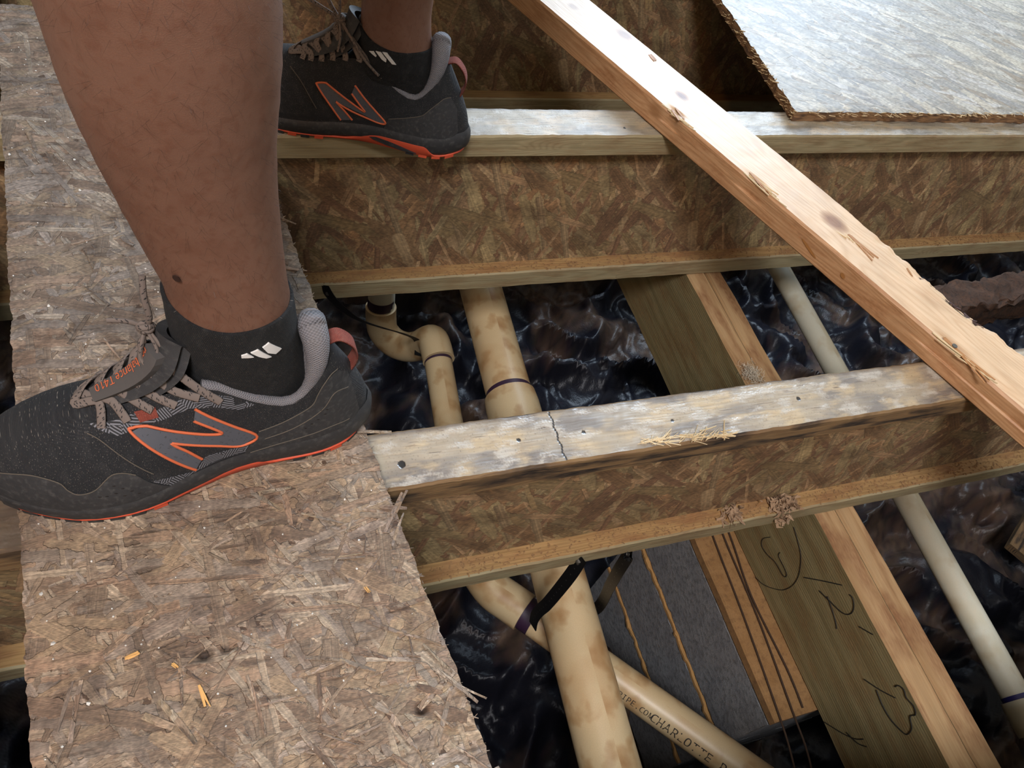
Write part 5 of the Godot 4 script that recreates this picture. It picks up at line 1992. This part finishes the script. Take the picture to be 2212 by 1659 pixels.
		bead(g, pv([0.1513, 0.0282, 0.1655, 0.0472, 0.1790, 0.0644, 0.1800, 0.0676, 0.1713, 0.0696, 0.1665, 0.0679, 0.1471, 0.0563, 0.1240, 0.0434, 0.1315, 0.0528, 0.1402, 0.0634]), side, 0.0004, 0.0012)
		part(shoe, "letter_outline", g, "orange outline of the letter")
		g = geo(M.letter_orange)
		bead(g, pv([0.1381, 0.0301, 0.1476, 0.0407, 0.1575, 0.0504, 0.1527, 0.0476, 0.1392, 0.0415, 0.1246, 0.0369, 0.1070, 0.0331, 0.0985, 0.0354, 0.1106, 0.0470, 0.1235, 0.0590, 0.1370, 0.0740]), side, 0.0004, 0.0012)
		part(shoe, "letter_outline", g, "orange outline of the letter")
		for line in [[0.0952, 0.0419, 0.0736, 0.0487, 0.0571, 0.0555, 0.0486, 0.0647, 0.0402, 0.0737, 0.0339, 0.0786, 0.0269, 0.0783], [0.2117, 0.0761, 0.1962, 0.0639, 0.1790, 0.0395]]:
			g = geo(M.seam)
			bead(g, pv(line), side, 0.0006, 0.00045)
			part(shoe, "seam", g)


func build_legs(who: Node3D) -> void:
	# one body mesh: both legs up to the hips, where the shorts take over
	var g := geo(M.skin)
	# near leg: y, front x, back x, centre z, half width z
	var n := [[0.10, -0.046, 0.040, -0.372, 0.031], [0.135, -0.050, 0.034, -0.371, 0.032], [0.165, -0.0505, 0.0315, -0.370, 0.034], [0.205, -0.0497, 0.0287, -0.370, 0.035], [0.224, -0.0530, 0.0275, -0.370, 0.036], [0.267, -0.0610, 0.0262, -0.370, 0.039], [0.315, -0.0685, 0.0268, -0.369, 0.044], [0.350, -0.0725, 0.0300, -0.368, 0.048], [0.39, -0.0735, 0.0325, -0.367, 0.051], [0.43, -0.0740, 0.0310, -0.366, 0.052], [0.48, -0.0760, 0.0240, -0.368, 0.050], [0.53, -0.0800, 0.0220, -0.375, 0.053], [0.60, -0.0720, 0.0500, -0.395, 0.066], [0.70, -0.0300, 0.1100, -0.420, 0.078], [0.80, 0.0100, 0.1700, -0.450, 0.086]]
	leg(g, n, 0.0, 0.150)
	var f := [[0.085, 0.150, 0.242, -0.787, 0.031], [0.11, 0.152, 0.2375, -0.788, 0.032], [0.133, 0.1525, 0.232, -0.790, 0.034], [0.166, 0.1530, 0.229, -0.791, 0.035], [0.22, 0.148, 0.232, -0.789, 0.040], [0.30, 0.140, 0.240, -0.778, 0.048], [0.36, 0.137, 0.246, -0.770, 0.052], [0.44, 0.138, 0.235, -0.755, 0.050], [0.52, 0.130, 0.232, -0.735, 0.055], [0.60, 0.120, 0.245, -0.71, 0.066], [0.70, 0.100, 0.240, -0.68, 0.078], [0.80, 0.08, 0.235, -0.64, 0.086]]
	leg(g, f, -0.33, 0.112)
	part(who, "body", g)
	# fine dark hairs on both shins
	var r := rng(601)
	g = geo(M.hair)
	for k in 2000:
		var y := r.randf_range(0.18, 0.47)
		var a := r.randf_range(0, TAU)
		hair(g, n, y, a, 0.0, r)
	for k in 250:
		hair(g, f, r.randf_range(0.135, 0.25), r.randf_range(0, TAU), -0.33, r)
	part(who, "leg_hair", g, "", "stuff")
	g = geo(M.mole)
	var mc := Vector3(-0.0375, 0.2375, 0)
	patch(g, pv([0.0022, 0.0, 0.0012, 0.0026, -0.0004, 0.0032, -0.0019, 0.002, -0.0024, -0.0005, -0.0012, -0.0028, 0.0006, -0.0029, 0.0018, -0.0018]), func(u, v, off):
		var s := section(n, mc.y + v)
		var x: float = mc.x + u
		var cx: float = (s[0] + s[1]) / 2
		var hx: float = (s[1] - s[0]) / 2
		return Vector3(x, mc.y + v, s[2] + (s[3] + off) * sqrt(maxf(1.0 - pow((x - cx) / hx, 2.0), 0.02))), 0.0004, 0.002)
	part(who, "mole", g, "dark mole on the shin")
	socks(who, n, f)
	# shorts, above the picture
	g = geo(M.shorts_cloth)
	var t1 := []
	var rows := []
	var uvs := []
	for q in [[n, 0.0], [f, -0.33]]:
		rows = []
		uvs = []
		for i in 9:
			var y := lerpf(0.58, 0.82, i / 8.0)
			var s := section(q[0], minf(y, 0.80))
			var row := PackedVector3Array()
			var ur := PackedVector2Array()
			for j in 33:
				var a := TAU * j / 32
				var c := Vector3((s[0] + s[1]) / 2, y, s[2])
				row.append(c + Vector3(cos(a) * ((s[1] - s[0]) / 2 + 0.016), 0, sin(a) * (s[3] + 0.016)).rotated(Vector3.UP, q[1]))
				ur.append(Vector2(a, y))
			rows.append(row)
			uvs.append(ur)
		g.grid(rows, uvs, Vector3((rows[4][0].x + rows[4][16].x) / 2, 0.7, (rows[4][8].z + rows[4][24].z) / 2), false, true)
	rows = []
	uvs = []
	for q in [[0.74, 0.0, 0.0], [0.76, 0.17, 0.22], [0.85, 0.16, 0.21], [0.95, 0.14, 0.19], [1.02, 0.13, 0.17], [1.03, 0.0, 0.0]]:
		var row := PackedVector3Array()
		var ur := PackedVector2Array()
		for j in 33:
			var a := TAU * j / 32
			row.append(Vector3(0.12 + cos(a) * q[1], q[0], -0.55 + sin(a) * q[2]))
			ur.append(Vector2(a, q[0]))
		rows.append(row)
		uvs.append(ur)
	g.grid(rows, uvs, Vector3(0.12, 0.88, -0.55), false, true)
	part(who, "shorts", g)


func section(n: Array, y: float) -> Array:
	var out := []
	for c in range(1, 5):
		var tab := []
		for q in n: tab.append(Vector2(q[0], q[c]))
		out.append(ct(tab, y))
	return out


# a point on the leg's skin at height y, angle a (0 = calf, PI = shin)
func skin_point(s: Array, y: float, a: float, yaw: float, off := 0.0) -> Vector3:
	var cx: float = (s[0] + s[1]) / 2
	var hx: float = (s[1] - s[0]) / 2
	var k := 1.0 + 0.05 * cos(2 * a) * 0.0
	var side := 1.0 - 0.10 * maxf(0.0, -cos(a)) + 0.06 * maxf(0.0, cos(a))
	return Vector3(cx, y, s[2]) + Vector3(cos(a) * (hx + off) * k, 0, sin(a) * (s[3] + off) * side).rotated(Vector3.UP, yaw)


func leg(g: Geo, n: Array, yaw: float, y0: float) -> void:
	var rows := []
	var uvs := []
	var steps := 90
	var y1: float = n[n.size() - 1][0]
	var bn := noise(22.0, 605, 3)
	for i in steps + 1:
		var y := lerpf(y0, y1, float(i) / steps)
		var s := section(n, y)
		var row := PackedVector3Array()
		var ur := PackedVector2Array()
		for j in 49:
			var a := TAU * j / 48
			var off := bn.get_noise_3d(cos(a), y * 4.0, sin(a)) * 0.0005
			# ankle bone and tendon
			off += 0.0025 * exp(-pow((y - 0.150) / 0.022, 2.0) - pow((fposmod(a, TAU) - 1.25) / 0.35, 2.0))
			row.append(skin_point(s, y, a, yaw, off))
			ur.append(Vector2(a * 0.045, y))
		rows.append(row)
		uvs.append(ur)
	var c := Vector3.ZERO
	for p in rows[45]: c += p / 49.0
	var s0 := section(n, y0)
	_tube_grid(g, rows, uvs, PackedVector3Array([Vector3((s0[0] + s0[1]) / 2, y0, s0[2])]))


func hair(g: Geo, n: Array, y: float, a: float, yaw: float, r: RandomNumberGenerator) -> void:
	var ln := r.randf_range(0.004, 0.011)
	var w := 0.00005
	var da := r.randfn(0.0, 0.10)
	var pts := []
	for k in 4:
		var t := k / 3.0
		var s := section(n, y - ln * t * 0.8)
		pts.append(skin_point(s, y - ln * t * 0.8, a + da * t, yaw, 0.0001 + 0.0032 * sin(t * 1.7) * r.randf_range(0.6, 1.0)))
	for k in 3:
		var t: Vector3 = pts[k + 1] - pts[k]
		var s := t.cross(pts[0] - Vector3(-0.02, pts[0].y, -0.37)).normalized() * w * (1.0 - k * 0.25)
		g.quad(pts[k] - s, pts[k + 1] - s * 0.7, pts[k + 1] + s * 0.7, pts[k] + s, pts[0] - Vector3(-0.02, pts[0].y, -0.37))


func sock_off(y: float, a: float) -> float:
	return 0.0024 + 0.0025 * exp(-pow((y - 0.150) / 0.022, 2.0) - pow((a - 1.25) / 0.35, 2.0))


func socks(who: Node3D, n: Array, f: Array) -> void:
	for q in [[n, 0.0, 0.184, 0.1872, 0.198, 0.045], [f, -0.33, 0.128, 0.1305, 0.1415, 0.040]]:
		# rows from inside the shoe up to the cuff; the cuff dips at the sides and stands at shin and heel
		var rows := []
		var uvs := []
		var bn := noise(60.0, 611, 2)
		for i in 30:
			var t := i / 27.0
			var row := PackedVector3Array()
			var ur := PackedVector2Array()
			for j in 57:
				var a := TAU * j / 56
				var cuff: float = lerpf(q[3], lerpf(q[2], q[4], 0.5 - 0.5 * cos(a)), absf(cos(a)) * absf(cos(a)))
				var y: float = lerpf(q[5], cuff, minf(t, 1.0))
				var s := section(q[0], maxf(y, q[0][0][0]))
				var low := clampf((0.125 - y) / 0.08, 0.0, 1.0) if q[0] == n else clampf((0.106 - y) / 0.03, 0.0, 1.0)
				s[0] -= low * 0.030
				s[1] += low * 0.002
				s[3] -= low * (0.0085 if q[0] == n else 0.0125)
				var off := sock_off(y, a) + bn.get_noise_3d(cos(a), y * 3, sin(a)) * 0.0004
				if t > 1.0: off = 0.0024 - (t - 1.0) * 0.03
				row.append(skin_point(s, y, a, q[1], off))
				ur.append(Vector2(a * 0.04, y))
			rows.append(row)
			uvs.append(ur)
		var g := geo(M.sock_knit)
		var c: Vector3 = (rows[0][0] + rows[0][28]) / 2
		_tube_grid(g, rows, uvs, PackedVector3Array([c]))
		var sock := part(who, "sock", g, "near black ankle sock" if q[0] == n else "rear black ankle sock")
		var near_marks := [[1.177, 0.1702, 1.058, 0.1725, 0.852, 0.1583, 0.986, 0.1571, 1.118, 0.1630], [1.369, 0.1679, 1.250, 0.1696, 1.068, 0.1566, 1.161, 0.1579, 1.270, 0.1626], [1.510, 0.1657, 1.420, 0.1673, 1.339, 0.1628, 1.515, 0.1633]]
		var far_marks := [[2.215, 0.1205, 2.082, 0.1231, 1.990, 0.1190, 2.007, 0.1177], [2.001, 0.1249, 1.855, 0.1262, 1.714, 0.1196, 1.732, 0.1162, 1.836, 0.1179], [1.809, 0.1272, 1.686, 0.1282, 1.473, 0.1167, 1.575, 0.1163]]
		for m in near_marks if q[0] == n else far_marks:
			g = geo(M.sock_mark)
			patch(g, pv(m), func(a, y, off): return skin_point(section(q[0], y), y, a, q[1], sock_off(y, a) + off), 0.0011, 0.02)
			part(sock, "stripe", g, "white slanted stripe")


func build_small() -> void:
	var r := rng(701)
	# splinters torn up along the front edge of the nearest joist
	var o := thing("splinter_tuft", "pale torn splinters sticking up at the front edge of the nearest joist", "splinters", Vector3(0.41, 0.0, -0.296))
	var g := geo(M.fresh_splinter)
	for k in 90:
		var t := r.randf()
		var p := Vector3(lerpf(0.355, 0.452, t), 0.0012, -0.2975 + r.randfn(0, 0.0022) - 0.006 * (1 - t))
		strand(g, p, r.randfn(-0.12, 0.38), r.randf_range(0.006, 0.024), r.randf_range(0.0003, 0.0010), r, r.randf_range(0.0004, 0.0040) * (0.3 + t))
	part(o, "splinters", g, "", "stuff")
	# white insulation fluff on the girder, shreds hanging from the nearest joist's bottom flange
	g = geo(M.fluff)
	fuzz(g, Vector3(0.777, -0.2985, -0.548), Vector3(0.014, 0.007, 0.018), 420, 0.014, 0.00035, r)
	single("insulation_tuft", g, Vector3(0.777, -0.302, -0.548), "white tuft of insulation fluff on the girder top behind the nearest joist", "fluff")
	g = geo(M.shreds)
	fuzz(g, Vector3(0.684, -0.264, -0.306), Vector3(0.020, 0.006, 0.010), 220, 0.016, 0.0021, r)
	fuzz(g, Vector3(0.690, -0.290, -0.2925), Vector3(0.012, 0.012, 0.002), 70, 0.013, 0.0024, r)
	fuzz(g, Vector3(0.600, -0.264, -0.308), Vector3(0.018, 0.004, 0.010), 90, 0.015, 0.0020, r)
	single("debris_clump", g, Vector3(0.66, -0.2675, -0.306), "clump of torn fibres and shavings on the bottom flange of the nearest joist", "debris")
	# chips on the strip
	var spots := [[Vector3(-0.0586, 0.0195, -0.1545), 1.35, 0.017, 0.0032, "longest yellow wood chip standing in a hole of the foot board"], [Vector3(-0.1041, 0.0195, -0.1893), -0.25, 0.010, 0.0028, "orange wood chip lying flat on the left part of the foot board"], [Vector3(-0.0761, 0.0195, -0.1774), 0.8, 0.006, 0.0016, "small pale wood chip left of the dark hole in the foot board"], [Vector3(0.064, 0.0195, -0.205), 1.2, 0.008, 0.0012, "thin pale splinter near the right edge of the foot board"]]
	for s in spots:
		g = geo(M.chip)
		for k in 3:
			strand(g, s[0] + Vector3(r.randfn(0, 0.0006), 0, r.randfn(0, 0.0006)), s[1] + r.randfn(0, 0.1), s[2] * r.randf_range(0.7, 1.0), s[3] * 0.6, r, 0.0012)
		single("wood_chip", g, s[0] - Vector3(0, 0.001, 0), s[4], "wood chip", "loose chips on the foot board")
	# crumbs of plaster and sawdust over the strip
	g = geo(M.crumb)
	for k in 260:
		var z := r.randf_range(-0.95, 0.0)
		var x := lerpf(lerpf(-0.235, -0.15, (z + 1) / 1.04), lerpf(-0.01, 0.13, (z + 1) / 1.04), r.randf())
		crumb(g, Vector3(x, 0.0192, z), r.randf_range(0.0003, 0.0010) if r.randf() < 0.93 else 0.0016, r)
	var cr := single("plaster_crumbs", g, Vector3(-0.05, 0.0185, -0.4), "white plaster crumbs scattered over the foot board", "crumbs")
	cr.set_meta("kind", "stuff")


func fuzz(g: Geo, c: Vector3, size: Vector3, n: int, ln: float, wd: float, r: RandomNumberGenerator) -> void:
	for k in n:
		var p := c + Vector3(r.randfn(0, 0.5) * size.x, absf(r.randfn(0, 0.6)) * size.y, r.randfn(0, 0.5) * size.z)
		var d := Vector3(r.randfn(), r.randfn() * 0.6, r.randfn()).normalized() * ln * r.randf_range(0.3, 1.0)
		var s := d.cross(Vector3(r.randfn(), r.randfn(), r.randfn())).normalized() * wd
		var b := Vector3(r.randfn(), r.randfn(), r.randfn()) * ln * 0.15
		g.quad(p - s, p + d * 0.5 + b - s, p + d * 0.5 + b + s, p + s, Vector3.UP)
		g.quad(p + d * 0.5 + b - s, p + d - s * 0.3, p + d + s * 0.3, p + d * 0.5 + b + s, Vector3.UP)


func crumb(g: Geo, p: Vector3, s: float, r: RandomNumberGenerator) -> void:
	var a := PackedVector3Array()
	for k in 5:
		a.append(p + Vector3(cos(TAU * k / 5), 0, sin(TAU * k / 5)) * s * r.randf_range(0.7, 1.3) - Vector3(0, s * 0.5, 0))
	var top := p + Vector3(r.randfn() * s * 0.3, s * 0.8, r.randfn() * s * 0.3)
	for k in 5:
		var b := a[k]
		var c := a[(k + 1) % 5]
		var nr := (b - top).cross(c - top).normalized()
		if nr.y < 0: nr = -nr
		g.tri(top, b, c, nr)
